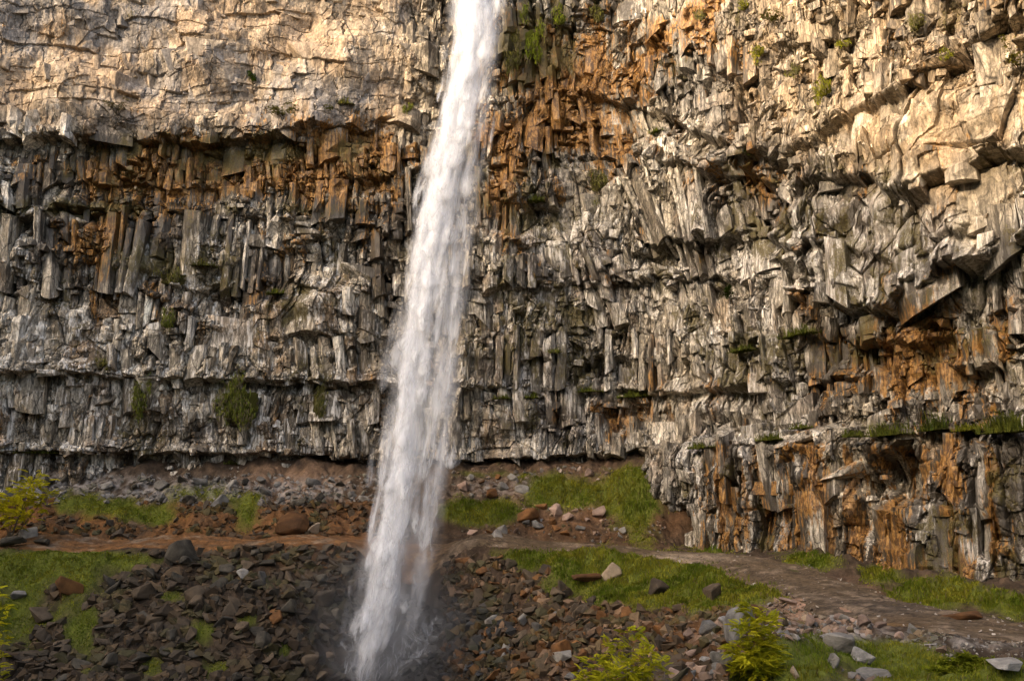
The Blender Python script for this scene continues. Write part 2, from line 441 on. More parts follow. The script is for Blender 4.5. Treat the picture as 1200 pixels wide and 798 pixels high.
def rock_mat():
    """basalt: base tint, then wet streaks, rust, moss and white drips where the stain zones say"""
    m, nt, N, L = new_mat('weathered_basalt')
    out = N.new('ShaderNodeOutputMaterial'); b = N.new('ShaderNodeBsdfPrincipled'); L.new(b.outputs[0], out.inputs[0])
    b.inputs['Specular IOR Level'].default_value = .3
    tc = N.new('ShaderNodeTexCoord')
    def noise(scale, st, detail=5, rough=.62, dist=0.0):
        mp = N.new('ShaderNodeMapping'); mp.inputs['Scale'].default_value = (scale, scale, scale * st); L.new(tc.outputs['Object'], mp.inputs[0])
        n = N.new('ShaderNodeTexNoise'); n.inputs['Scale'].default_value = 1; n.inputs['Detail'].default_value = detail; n.inputs['Roughness'].default_value = rough
        n.inputs['Distortion'].default_value = dist
        L.new(mp.outputs[0], n.inputs['Vector']); return n.outputs[0]
    def math_(op, a, c, clamp=False):
        q = N.new('ShaderNodeMath'); q.operation = op; q.use_clamp = clamp
        for i, v in enumerate((a, c)):
            if isinstance(v, (int, float)): q.inputs[i].default_value = v
            else: L.new(v, q.inputs[i])
        return q.outputs[0]
    def ramp(v, lo, hi, a=0.0, c=1.0):
        q = N.new('ShaderNodeMapRange'); q.interpolation_type = 'SMOOTHSTEP'
        for i, x in zip((1, 2, 3, 4), (lo, hi, a, c)): q.inputs[i].default_value = x
        L.new(v, q.inputs[0]); return q.outputs[0]
    def mix(fac, a, c, mode='MIX'):
        q = N.new('ShaderNodeMix'); q.data_type = 'RGBA'; q.blend_type = mode
        if isinstance(fac, (int, float)): q.inputs[0].default_value = fac
        else: L.new(fac, q.inputs[0])
        for i, v in ((6, a), (7, c)):
            if isinstance(v, tuple): q.inputs[i].default_value = (*v, 1)
            else: L.new(v, q.inputs[i])
        return q.outputs[2]
    tint = N.new('ShaderNodeAttribute'); tint.attribute_name = 'tint'
    zone = N.new('ShaderNodeAttribute'); zone.attribute_name = 'zone'
    drip = N.new('ShaderNodeAttribute'); drip.attribute_name = 'drip'
    sx = N.new('ShaderNodeSeparateXYZ'); L.new(zone.outputs['Vector'], sx.inputs[0])
    streak = noise(2.6, .13, 4, .6); streak2 = noise(7.0, .10, 3, .6); patch = noise(1.1, .6, 5, .65); fine = noise(6.0, .7, 5, .7); grit = noise(22, .8, 2, .6)
    c = mix(1.0, tint.outputs['Color'], ramp(fine, .28, .72, .62, 1.38), 'MULTIPLY')
    mass = N.new('ShaderNodeAttribute'); mass.attribute_name = 'massif'
    jf = math_('SUBTRACT', 1.0, math_('MULTIPLY', mass.outputs['Fac'], .72))
    c = mix(jf, c, ramp(streak2, .32, .68, .52, 1.45), 'MULTIPLY')
    # joints and small facets
    def joints(scale, st, w):
        mp = N.new('ShaderNodeMapping'); mp.inputs['Scale'].default_value = (scale, scale, scale * st); L.new(tc.outputs['Object'], mp.inputs[0])
        ds = N.new('ShaderNodeVectorMath'); ds.operation = 'ADD'
        dn = N.new('ShaderNodeTexNoise'); dn.inputs['Scale'].default_value = 1.3; dn.inputs['Detail'].default_value = 1; L.new(mp.outputs[0], dn.inputs['Vector'])
        sc_ = N.new('ShaderNodeVectorMath'); sc_.operation = 'SCALE'; sc_.inputs['Scale'].default_value = .35; L.new(dn.outputs['Color'], sc_.inputs[0])
        L.new(mp.outputs[0], ds.inputs[0]); L.new(sc_.outputs[0], ds.inputs[1])
        e = N.new('ShaderNodeTexVoronoi'); e.feature = 'DISTANCE_TO_EDGE'; e.inputs['Scale'].default_value = 1; L.new(ds.outputs[0], e.inputs['Vector'])
        f1 = N.new('ShaderNodeTexVoronoi'); f1.feature = 'F1'; f1.inputs['Scale'].default_value = 1; L.new(ds.outputs[0], f1.inputs['Vector'])
        tone = N.new('ShaderNodeSeparateXYZ'); L.new(f1.outputs['Color'], tone.inputs[0])
        return ramp(e.outputs['Distance'], 0.0, w), tone.outputs[0]
    j1, t1 = joints(1.5, .32, .045)
    j2, t2 = joints(3.6, .42, .07)
    c = mix(1.0, c, ramp(t2, 0, 1, .70, 1.30), 'MULTIPLY')
    c = mix(jf, c, ramp(j1, 0, 1, .30, 1.0), 'MULTIPLY')
    c = mix(jf, c, ramp(j2, 0, 1, .55, 1.0), 'MULTIPLY')
    # white drips
    f = math_('ADD', math_('ADD', math_('MULTIPLY', streak2, .9), math_('MULTIPLY', streak, .7)), drip.outputs['Fac'])
    c = mix(math_('MULTIPLY', ramp(f, .95, 1.15), .80), c, (.66, .635, .585))
    # wet black streaks
    f = math_('ADD', math_('ADD', math_('MULTIPLY', streak, 1.3), math_('MULTIPLY', patch, .6)), math_('ADD', sx.outputs[1], -.95))
    wet = ramp(f, .0, .22)
    c = mix(math_('MULTIPLY', wet, .88), c, (.038, .030, .021))
    # rust
    f = math_('ADD', math_('ADD', math_('MULTIPLY', streak2, 1.9), math_('MULTIPLY', patch, .9)), math_('ADD', sx.outputs[0], -1.42))
    rc = mix(ramp(math_('ADD', math_('MULTIPLY', streak2, .6), math_('MULTIPLY', fine, .6)), .52, .68), (.075, .036, .013), mix(ramp(fine, .45, .7), (.285, .135, .030), (.40, .24, .09)))
    c = mix(math_('MULTIPLY', ramp(f, .0, .28), .88), c, rc)
    # moss and algae
    f = math_('ADD', math_('ADD', math_('MULTIPLY', patch, 1.3), math_('MULTIPLY', fine, 1.2)), math_('ADD', sx.outputs[2], -1.27))
    mc = mix(ramp(grit, .4, .65), (.062, .044, .018), (.098, .085, .022))
    c = mix(math_('MULTIPLY', ramp(f, .0, .30), .85), c, mc)
    c = mix(1.0, c, ramp(grit, .3, .7, .82, 1.18), 'MULTIPLY')
    L.new(c, b.inputs['Base Color'])
    L.new(ramp(wet, 0, 1, .85, .5), b.inputs['Roughness'])
    h = math_('ADD', math_('MULTIPLY', fine, .8), math_('MULTIPLY', t2, .7))
    bp = N.new('ShaderNodeBump'); bp.inputs['Strength'].default_value = .55; bp.inputs['Distance'].default_value = .09
    L.new(h, bp.inputs['Height']); L.new(bp.outputs[0], b.inputs['Normal'])
    return m


def build_cliff():
    sL, sR = s_at(-41), s_at(23.5)
    sM = s_at(7)
    S = axis([(0, sL, 0.6), (sL, sM, 0.055), (sM, sR, 0.038), (sR, PS[-1], 0.5)])
    Z = axis([(-14, -5.5, 0.5), (-5.5, 21, 0.05), (21, 37, 0.058), (37, 50, 0.6)])
    s, z = np.meshgrid(S.astype(F32), Z.astype(F32))
    bx = np.interp(S, PS, PX); by = np.interp(S, PS, PY)
    nx = np.interp(S, PS, PNX); ny = np.interp(S, PS, PNY)
    turn = 0.75 * smooth(560, 820, to_px(bx, by, 5.0)[0]) * (by > 15)
    ny = ny - turn; _q = np.hypot(nx, ny); nx, ny = nx / _q, ny / _q
    # plane of the image, only to look up where each bed of the rock runs
    px, py = to_px(bx[None, :], by[None, :], z)
    px = px.astype(F32); py = py.astype(F32)
    pxc = np.clip(np.where(by[None, :] > 6, px, 1300), -100, 1300)
    py = np.where(by[None, :] > 6, py, 399 - 12 * z)
    R = pxc > 560                                   # right of the fall
    tan_zone = smooth(175, 135, py + 14 * fbm(s / 6, z / 3, 90, 3)) * smooth(520, 440, pxc)
    blocky = np.clip(tan_zone + smooth(820, 900, pxc) * smooth(210, 120, py) * 0.6, 0, 1)

    # warped coordinates: columns lean and fan
    lean = 0.55 * perlin(s / 9 + 3, z / 11, 21) + 0.35 * perlin(s / 4, z / 5, 22)
    lean = lean * (0.6 + 0.9 * smooth(560, 700, pxc) * smooth(500, 420, py))
    lean += 0.35 * smooth(760, 830, pxc) * smooth(960, 860, pxc) * smooth(180, 240, py) * smooth(460, 380, py)
    box = lambda x0, x1, y0, y1, e=14: smooth(x0 - e, x0 + e, pxc) * smooth(x1 + e, x1 - e, pxc) * smooth(y0 - e, y0 + e, py) * smooth(y1 + e, y1 - e, py)
    butt = smooth(765, 790, pxc) * smooth(1240, 1200, pxc) * smooth(518, 526, py)
    slabs = np.clip(box(985, 1165, 228, 365) + box(1000, 1210, 120, 228) + .8 * box(648, 722, 195, 290) + .8 * box(915, 985, 230, 320) + .7 * box(775, 905, 425, 500) + .7 * box(820, 880, 150, 215)
                    + .7 * box(560, 640, 470, 540) + .6 * box(20, 130, 350, 430) + .6 * box(130, 260, 455, 525), 0, 1)
    lean = lean * (1 - .85 * slabs) * (1 - .6 * butt)
    u = s + lean * 2.2 + 0.03 * perlin(s / 0.6, z / 1.2, 23)
    v = z + 0.5 * perlin(s / 3.0, z / 3.0, 24)

    # --- columns: big prisms, then splinters, then chips
    r = lambda k, I: _rnd[k][I] - 0.5
    F1, F2, I1, ox, oy = voro(u / 1.15, v / 4.6, 1)
    G1, G2, I2, qx, qy = voro(u / 0.50, v / 2.0, 2)
    H1, H2, I3, rx, ry = voro(u / 0.24 + 0.1 * perlin(s, z / 2, 25), v / 0.75, 3)
    K1, K2, I4, kx, ky = voro(s / 2.3 + 0.12 * perlin(s, z, 27), v / 1.25 + 0.12 * s / 3, 4)     # blocks
    M1, M2, I6, mx_, my = voro(s / 0.6, v / 0.42 + 0.1 * s, 6)                                   # rubble-sized blocks
    L1, L2, I5, lx, ly = voro(s / 3.4 + 0.3 * perlin(s / 2, z / 2, 28), v / 3.6, 5)              # big bosses
    # each prism is snapped across at its own heights
    q1 = (v + 9 * _rnd[6][I1]) / (1.1 + 1.9 * _rnd[7][I1]) + 0.25 * r(4, I1) * ox
    c1 = np.floor(q1).astype(np.int32); f1 = (q1 - c1).astype(F32)
    J1 = hsh(I1, c1, 7)
    q2 = (v + 9 * _rnd[6][I2]) / (0.5 + 0.9 * _rnd[7][I2]) + 0.35 * r(4, I2) * qx
    c2 = np.floor(q2).astype(np.int32); f2 = (q2 - c2).astype(F32)
    J2 = hsh(I2, c2, 8)
    rough = np.clip(0.8 + 0.6 * perlin(s / 5, z / 4, 29), .35, 1.4)
    split = _rnd[5][I1]                                   # how deep the joint beside a prism is
    col_d = (1.0 * r(2, I1) + 1.5 * r(3, I1) * ox - 0.95 * np.abs(ox + r(4, I1) * .7) * (0.4 + split)
             + 0.85 * r(5, J1) - 0.22 * f1 * (_rnd[3][J1] > .4)
             - (0.15 + 0.75 * split ** 2) * np.clip(1 - (F2 - F1) / 0.10, 0, 1))
    spl_d = (0.40 * r(2, I2) + 0.70 * r(3, I2) * qx - 0.26 * np.abs(qx + r(4, I2) * .6) + 0.34 * r(5, J2) - 0.08 * f2 - 0.75 * (_rnd[6][J2] > .93)
             - 0.16 * np.clip(1 - (G2 - G1) / 0.13, 0, 1))
    chip_d = 0.13 * r(2, I3) + 0.20 * r(3, I3) * rx + 0.2 * r(5, I3) * ry - 0.04 * np.clip(1 - (H2 - H1) / 0.2, 0, 1)
    blk_d = (0.75 * r(2, I4) + 1.0 * r(3, I4) * kx + 0.9 * r(5, I4) * ky - 0.30 * np.clip(1 - (K2 - K1) / 0.07, 0, 1)
             + 0.28 * r(2, I6) + 0.4 * r(3, I6) * mx_ + 0.3 * r(5, I6) * my - 0.10 * np.clip(1 - (M2 - M1) / .12, 0, 1))
    boss_d = 1.5 * r(2, I5) + 0.7 * r(3, I5) * lx * 2 + 0.9 * r(5, I5) * ly * 2

    # --- beds (ledges and overhangs), their edges broken column by column
    jag = 22 * r(6, I1) + 12 * r(5, J1) + 10 * r(6, I2) + 10 * fbm(s / 5, z / 8, 30, 3) + 8 * r(6, I4)
    jag = jag * (38.0 / np.maximum(by[None, :], 20)).clip(0.6, 1.5)
    base = np.zeros_like(s)
    edge = np.full(s.shape, 99, F32)
    calm = [1, 1, .55, .8, .75, .8, .8, .3, .22]
    alloff = np.stack([np.interp(pxc, OX_, OFFS[k]).astype(F32) for k in range(9)])
    mean = alloff.mean(0)
    for k in range(9):
        m = 1.0 if k in (0, 8) else np.clip(0.75 + 1.1 * perlin(s / 8 + 7 * k, z / 30, 50 + k), 0.1, 1.3)
        m = np.where(pxc > 760, np.maximum(m, .8), m)
        off = mean + (alloff[k] - mean) * m
        if k == 0:
            base = off
        else:
            line = np.interp(pxc, BX, BEDS[k - 1]).astype(F32)
            dist = py + jag * calm[k] - line
            wdt = 1.5 + 5.0 * smooth(780, 900, pxc) * smooth(500, 440, py)
            t = smooth(-wdt, wdt, dist)
            lip = m if k not in (7, 8) else 1.0
            # the foot of each bed hangs out a little, the top of the next steps in
            lip = lip * (1.7 if k == 7 else 1.0)
            base = lerp(base + 0.38 * lip * smooth(-18, -1, dist), off - 0.42 * lip * smooth(26, 2, dist), t) if k in (2, 3, 4, 5, 7, 8) \
                else lerp(base, off, t)
            edge = np.where(np.abs(dist) < np.abs(edge), dist, edge)
    # the smooth boss on the left and the great hanging block on the right keep broad faces
    smoothface = np.clip(np.exp(-((pxc - 355) / 60) ** 2 - ((py - 365) / 50) ** 2) * 1.1 + .9 * slabs + .38 * butt, 0, 0.9)
    S1, S2, I7, sx_, sy = voro(u / 2.3 + .2 * perlin(s / 2, z / 3, 36), v / 3.6, 9)
    slab_d = .9 * r(2, I7) + 1.5 * r(3, I7) * sx_ + .9 * r(5, I7) * sy - .35 * np.clip(1 - (S2 - S1) / .05, 0, 1)
    d = base + boss_d * (0.32 - .20 * tan_zone) * (1 - .6 * smoothface) + 1.0 * fbm(s / 7, z / 6, 31, 3) + .35 * fbm(s / 2.5, z / 1.6, 35, 2) * (1 - tan_zone) - .0
    d = d + slab_d * (slabs * .8 + butt * .35) * (1 - tan_zone)
    lq = z / 1.15 + .75 * perlin(s / 6, z / 4, 55) + .20 * perlin(s / 2, z / 1.5, 58) + .08 * perlin(s / .8, z / .8, 56); lay = np.floor(lq).astype(np.int32)
    hl = hsh(lay, lay * 0 + 5, 11)
    sq = s / (1.1 + 2.6 * _rnd[2][hl] ** 2) + 9 * _rnd[3][hl] + .10 * perlin(s / .5, z / .5, 57); blk = np.floor(sq).astype(np.int32)
    hb = hsh(lay, blk, 12); fq = (sq - blk).astype(F32); fl = (lq - lay).astype(F32)
    lay2 = np.floor(lq * .37 + 4).astype(np.int32)
    bed_d = .42 * r(4, hb) + .14 * r(5, hl) + .36 * r(2, hsh(lay2, lay2 * 0, 13)) + .35 * r(6, hb) * (fq - .5) + .22 * r(7, hb) * (fl - .5) - .10 * (np.minimum(fq, 1 - fq) < .025) - .10 * (fl < .05) * (_rnd[3][hb] > .45)
    # hollows
    def hollow(cx, cy, rx_, ry_, dep):
        nonlocal d
        q = ((pxc - cx) / rx_) ** 2 + ((py - cy) / ry_) ** 2 + 0.5 * perlin(s / 0.9, z / 0.9, int(cx))
        d = d - dep * smooth(1.0, 0.25, q)
    hollow(710, 432, 34, 18, 1.6); hollow(735, 490, 30, 22, 1.2); hollow(360, 402, 44, 11, 0.9)
    hollow(925, 325, 38, 20, 1.2); hollow(1075, 560, 30, 34, 1.5); hollow(880, 590, 12, 40, 1.3)
    hollow(815, 610, 22, 22, 1.0); hollow(100, 322, 50, 16, .5); hollow(1040, 600, 18, 40, .9)
    hollow(1170, 600, 14, 60, .9); hollow(262, 465, 10, 40, .3); hollow(950, 570, 8, 50, .6)
    macro = d
    d = d + bed_d * (tan_zone * .9 + .4 * np.clip(blocky - tan_zone, 0, 1))
    d = d - 0.14 * (1 - tan_zone) * (1 - smoothface)
    d = d + (col_d * (1 - 0.85 * blocky) * (1 - .9 * tan_zone) * .50 + blk_d * (0.25 + 0.30 * blocky - .43 * tan_zone)) * rough * (1 - 0.75 * smoothface)
    d = d + spl_d * (1 - 0.6 * blocky) * (1 - .7 * tan_zone) * rough * (1 - 0.85 * smoothface) * .75 + chip_d * (0.9 - 0.35 * blocky - .45 * tan_zone) * (1 - 0.8 * smoothface)
    d = d + 0.035 * fbm(s / 0.5, z / 0.7, 32, 3, 0.55)
    # the back of the plateau
    top = smooth(38.0, 41.0, z)
    d = d - top * 12
    d = d - 50 * smooth(44, 50, z)
    X = bx[None, :] + nx[None, :] * d
    Y = by[None, :] + ny[None, :] * d
    co = np.stack([X, Y, z], -1).reshape(-1, 3)

    # --- the rock's own tint and the zones of its stains
    n1 = fbm(s / 3.5, z / 3.5, 40, 5); n2 = fbm(s / 0.7, z / 2.6, 41, 4)
    n4 = fbm(s / 9, z / 6, 43, 4)
    ochre = smooth(840, 900, pxc) * smooth(280, 180, py + 0.10 * (1200 - pxc))
    wet_zone = np.clip(smooth(150, 185, py) * smooth(300, 235, py) * smooth(560, 430, pxc - 60) * 0.85
                       + smooth(230, 260, py) * smooth(370, 320, py) * smooth(520, 440, pxc) * .40
                       + np.exp(-((pxc - 90) / 70) ** 2 - ((py - 300) / 60) ** 2) * 0.8
                       + smooth(560, 600, pxc) * smooth(860, 740, pxc) * smooth(250, 150, py) * 0.7
                       + smooth(170, 190, py) * smooth(560, 480, py) * smooth(600, 680, pxc) * .22
                       + smooth(940, 980, pxc) * smooth(370, 400, py) * smooth(560, 470, py) * .75
                       + smooth(830, 880, pxc) * smooth(515, 530, py) * .75 + np.exp(-((pxc - 500) / 70) ** 2) * 0.4, 0, 1.2)
    rust_zone = (np.exp(-((pxc - 235) / 160) ** 2 - ((py - 200) / 34) ** 2) * 1.3
                 + np.exp(-((pxc - 430) / 65) ** 2 - ((py - 195) / 45) ** 2) * 1.2
                 + np.exp(-((pxc - 120) / 45) ** 2 - ((py - 290) / 60) ** 2) * 0.95
                 + np.exp(-((pxc - 350) / 40) ** 2 - ((py - 275) / 22) ** 2) * 0.7
                 + np.exp(-((pxc - 665) / 100) ** 2 - ((py - 115) / 85) ** 2) * 1.3
                 + np.exp(-((pxc - 590) / 30) ** 2 - ((py - 230) / 60) ** 2) * .9
                 + np.exp(-((pxc - 830) / 60) ** 2 - ((py - 60) / 70) ** 2) * .8
                 + np.exp(-((pxc - 890) / 50) ** 2 - ((py - 210) / 25) ** 2) * .6
                 + np.exp(-((pxc - 1090) / 95) ** 2 - ((py - 420) / 66) ** 2) * 1.3
                 + smooth(815, 850, pxc) * smooth(1230, 1180, pxc) * smooth(515, 528, py) * 1.0
                 + np.exp(-((pxc - 860) / 40) ** 2 - ((py - 450) / 30) ** 2) * .5
                 + np.exp(-((pxc - 740) / 30) ** 2 - ((py - 490) / 22) ** 2) * .8)
    moss_zone = (smooth(148, 170, py) * smooth(200, 172, py) * smooth(500, 400, pxc) * (.5 + .5 * smooth(60, 260, pxc)) * .9
                 + np.exp(-((py - 248) / 9) ** 2) * smooth(480, 400, pxc) * .6
                 + np.exp(-((pxc - 620) / 40) ** 2 - ((py - 50) / 50) ** 2) * 1.0
                 + smooth(560, 580, pxc) * smooth(860, 760, pxc) * smooth(170, 60, py) * .55
                 + ochre * .30 + smooth(560, 600, pxc) * smooth(980, 900, pxc) * smooth(200, 260, py) * smooth(480, 420, py) * .17
                 + smooth(830, 870, pxc) * smooth(370, 400, py) * .15 + smooth(140, 200, py) * smooth(470, 430, py) * .16)
    alg = smooth(150, 200, py) * .21 * (1 - tan_zone)
    G = {'tan': tan_zone, 'blocky': blocky, 'smooth': smoothface,
         'rust': (rust_zone * 1.15 + .50 * n1 + .3 * n2 * smooth(140, 180, py) - .60 + .04 * smooth(150, 190, py)).astype(F32), 'wet': (wet_zone * .55 + .40 * n1 + .28 * n4 - .27 - .25 * tan_zone).astype(F32),
         'moss': (moss_zone * .6 + .30 * n4 - .30 * n1 - .42 + alg).astype(F32),
         'drip': ((1 - tan_zone) * .16 * smooth(200, 260, py) - .22 * tan_zone + .06 * n4 - .04 - .15 * ochre).astype(F32), 'n1': n1, 'n4': n4,
         'ochre': ochre, 'slab': smooth(0.1, 0.7, n4 + 0.5 * R) * smooth(480, 700, pxc)}
    strip = perlin(u / 1.1, z / 14, 48) + .5 * perlin(u / .45, z / 9, 49)
    G['rust'] = (G['rust'] + butt * (.85 * strip - .50) + .55 * strip * np.exp(-((pxc - 1090) / 110) ** 2 - ((py - 420) / 75) ** 2)).astype(F32)
    G['wet'] = (G['wet'] + butt * (.9 * perlin(u / .9, z / 10, 51) + .10)).astype(F32)
    del wet_zone, rust_zone, moss_zone
    ra = [r(7, J2) * .6 + .7 * r(7, J1), r(5, I2), r(3, J1), r(6, J2), r(4, I4)]

    def tint(g, ra):
        """base colour from zone values g and five per-block random numbers (-.5 .. .5)"""
        c = np.empty(np.shape(ra[0]) + (3,), F32); c[...] = (0.285, 0.248, 0.190)
        mixc(c, (0.56, 0.515, 0.435), smooth(-0.08, 0.55, ra[0] + .35 * g['n1']))
        mixc(c, (0.095, 0.076, 0.052), smooth(0.0, 0.45, ra[1] + .3 * g['n4']) * 0.75)
        mixc(c, (0.185, 0.125, 0.072), smooth(0.0, 0.5, ra[2] + .5 * g['n1'] + .4 * g['n4']) * 0.75)
        mixc(c, (0.29, 0.28, 0.26), g['slab'] * 0.5)
        mixc(c, (0.31, 0.23, 0.155), g['tan'] * (0.55 + 0.40 * smooth(-.5, .5, g['n1'] + ra[4])))
        mixc(c, (0.22, 0.20, 0.18), g['tan'] * smooth(0.0, 0.5, g['n4'] + 0.5 * ra[1]) * 0.9)
        mixc(c, (0.32, 0.235, 0.145), g['ochre'] * (0.35 + .5 * smooth(-.5, .5, g['n1'] + ra[2])))
        return c
    c = tint(G, ra) * (1 + 0.30 * r(7, I3) + 0.20 * r(4, I2))[..., None]
    zn = np.stack([G['rust'] + .35 * ra[2] + .3 * ra[3], G['wet'] + .35 * ra[3] + .2 * ra[1], G['moss'] + .25 * ra[1]], -1)
    dr = G['drip'] + .12 * ra[0]
    rng = np.random.default_rng(77)
    V1, F1_, si, zi, cr, sr, look = build_columns(S, Z, bx, by, nx, ny, macro, G, rng)
    V2, F2_, si2, zi2, br = build_blocks(S, Z, bx, by, nx, ny, macro, G, rng)
    cos, tris, cs, zs, ds = [co], [], [c.reshape(-1, 3)], [zn.reshape(-1, 3)], [dr.ravel()]
    massif = np.clip(tan_zone + .85 * slabs * (1 - tan_zone), 0, 1)
    ts = [massif.ravel()]; G['massif'] = massif.astype(F32)
    q = grid_faces(*s.shape)
    tris += [np.concatenate([q[:, :3], q[:, [0, 2, 3]]])]
    nv = len(co)
    for V_, F_, a_, b_, k1, k2 in ((V1, F1_, si, zi, cr, sr), (V2, F2_, si2, zi2, br, br[:, ::-1])):
        g = {k: look(v, a_, b_) for k, v in G.items()}
        rr = [k1[:, 0] * .7 + k2[:, 0] * .6 - .65, k1[:, 1] - .5, k1[:, 2] * .6 + k2[:, 1] * .4 - .5, k1[:, 3] * .5 + k2[:, 2] * .5 - .5, k2[:, 3] - .5]
        cc = tint(g, rr) * (.80 + .40 * k2[:, 3])[:, None]
        ts.append(g['massif']); cos.append(V_); tris.append(F_ + nv); nv += len(V_); cs.append(cc)
        zs.append(np.stack([g['rust'] + .45 * rr[2] + .3 * rr[3], g['wet'] + .40 * rr[3] + .2 * rr[1], g['moss'] + .10 * rr[1]], -1)); ds.append(g['drip'] + .12 * rr[0])
    me = np_mesh('cliff', np.vstack(cos), np.vstack(tris), rock_mat(), np.clip(np.vstack(cs), .012, .62))
    at_ = me.attributes.new('zone', 'FLOAT_VECTOR', 'POINT'); at_.data.foreach_set('vector', np.vstack(zs).astype(F32).ravel())
    at_ = me.attributes.new('drip', 'FLOAT', 'POINT'); at_.data.foreach_set('value', np.concatenate(ds).astype(F32))
    at_ = me.attributes.new('massif', 'FLOAT', 'POINT'); at_.data.foreach_set('value', np.concatenate(ts).astype(F32))
    o = link('cliff', me)
    tag(o, 'towering cliff of grey columnar basalt with rust stains and overhanging ledges', 'cliff', kind='structure')
    return o, (S, Z, macro, bx[None, :] + nx[None, :] * (macro + .1), by[None, :] + ny[None, :] * (macro + .1))


CLIFF, CG = build_cliff()


def cliff_point(px, py):
    """the nearest point of the built cliff face on the sight line through px,py -> position, outward normal"""
    S, Z, d, X, Y = CG
    if 'q' not in _CP: _CP['q'] = to_px(X, np.maximum(Y, 8), Z[:, None])
    qx, qy = _CP['q']
    for rad in (2.0, 5.0, 12.0, 30.0):
        j, i = np.nonzero((np.abs(qx - px) < rad) & (np.abs(qy - py) < rad) & (Y > 12))
        if len(j): break
    k = int(np.argmin(Y[j, i] + .02 * np.hypot(qx[j, i] - px, qy[j, i] - py)))
    j, i = j[k], i[k]
    return np.array([X[j, i], Y[j, i], Z[j]], float), np.array([np.interp(S[i], PS, PNX), np.interp(S[i], PS, PNY), 0.0])


_CP = {}

# ------------------------------------------------------------------ terrain
ANCH = [at(*a) for a in [
    # foot of the back wall
    (-150, 590, 62), (0, 585, 63), (100, 572, 64), (200, 565, 64.5), (300, 560, 65), (400, 560, 65.5), (480, 560, 66), (560, 552, 66.5),
    (640, 550, 66), (720, 548, 65), (765, 558, 62.5),
    (200, 590, 62.8), (350, 588, 63), (560, 592, 63), (640, 597, 62), (720, 602, 61),
    # foot of the right wall
    (775, 634, 59), (850, 643, 55.5), (920, 651, 50.5), (1000, 668, 44.5), (1100, 692, 38.0), (1200, 704, 34), (1330, 745, 28),
    # path, far and near edge
    (-150, 634, 59), (0, 634, 59.5), (150, 634, 59.5), (300, 632, 60), (400, 632, 60), (540, 634, 59.5), (640, 634, 58.5), (740, 640, 57),
    (-150, 641, 57), (0, 641, 57), (150, 641, 57), (300, 638, 57.5), (400, 638, 57.5), (540, 641, 57), (620, 644, 56.2), (700, 649, 54.2), (780, 656, 51.5),
    (850, 669, 46.5), (900, 688, 40), (935, 702, 35), (1000, 735, 27), (1080, 762, 22.7), (1200, 765, 22.4),
    (920, 656, 49), (1000, 681, 42), (1060, 706, 35), (1150, 716, 31), (1200, 726, 29), (1100, 735, 27), (1300, 760, 24),
    # near ground lower right
    (1000, 775, 20.2), (1100, 785, 19), (1200, 788, 19), (930, 760, 21.5), (900, 800, 18), (870, 735, 24.5), (830, 756, 21), (790, 800, 17.5),
    (1000, 840, 16), (1200, 840, 16),
    # grassy bank and the slope under it
    (700, 700, 49.5), (640, 680, 51.5), (760, 720, 45), (850, 703, 41.5), (890, 706, 37.5), (660, 750, 46.5), (600, 798, 45), (740, 755, 42.5), (720, 798, 40),
    (800, 745, 36), (575, 720, 53),
    # scree
    (-150, 700, 53), (0, 700, 53.2), (0, 798, 49), (150, 720, 52.5), (150, 798, 49.3), (300, 720, 53), (300, 798, 50), (380, 720, 54.5), (380, 798, 52),
    (440, 700, 56.3), (440, 798, 54.2), (500, 700, 56.5), (500, 798, 54), (545, 720, 54.5), (550, 790, 51), (575, 830, 47)]]
ANCH += [np.array(p, float) for p in [
    (0, 0, -1.8), (0, -8, -1.6), (-6, 4, -2.6), (4, 5, -2.2), (2, 10, -3.6), (0, 14, -7), (-8, 10, -6), (-22, 12, -7.5), (-40, 14, -6),
    (0, 22, -10.5), (-10, 24, -12), (-25, 26, -12), (-45, 26, -11), (0, 32, -11), (-8, 38, -12.2), (-20, 42, -12), (-40, 42, -11.5), (3, 26, -7.5),
    (5.5, 30, -6.2), (3.5, 36, -8.2), (-10, -20, -2), (20, -20, -2.4), (12, 5, -2.9), (20, 10, -3.2), (28, 12, -3.4), (-50, -10, -3), (40, -10, -3), (-60, 60, -1),
    (-60, 50, -6), (-25, -5, -3.5),
    (-40, 72, 2), (0, 75, 3), (20, 60, -2.5), (26, 45, -3), (32, 30, -3)]]
ANCH = np.array(ANCH)


def rbf_fit(P):
    n = len(P)
    q = P[:, :2] / 30.0
    r2 = ((q[:, None] - q[None]) ** 2).sum(-1)
    K = 0.5 * r2 * np.log(r2 + 1e-12) + np.eye(n) * 2e-4
    T = np.c_[np.ones(n), q]
    A = np.block([[K, T], [T.T, np.zeros((3, 3))]])
    w = np.linalg.solve(A, np.r_[P[:, 2], np.zeros(3)])
    return q, w


RQ, RW = rbf_fit(ANCH)


def z_base(x, y):
    x = np.asarray(x, float); y = np.asarray(y, float)
    t = RW[-3] + RW[-2] * x / 30 + RW[-1] * y / 30
    for (a, b), w in zip(RQ, RW):
        r2 = (x / 30 - a) ** 2 + (y / 30 - b) ** 2
        t = t + w * 0.5 * r2 * np.log(r2 + 1e-12)
    return t


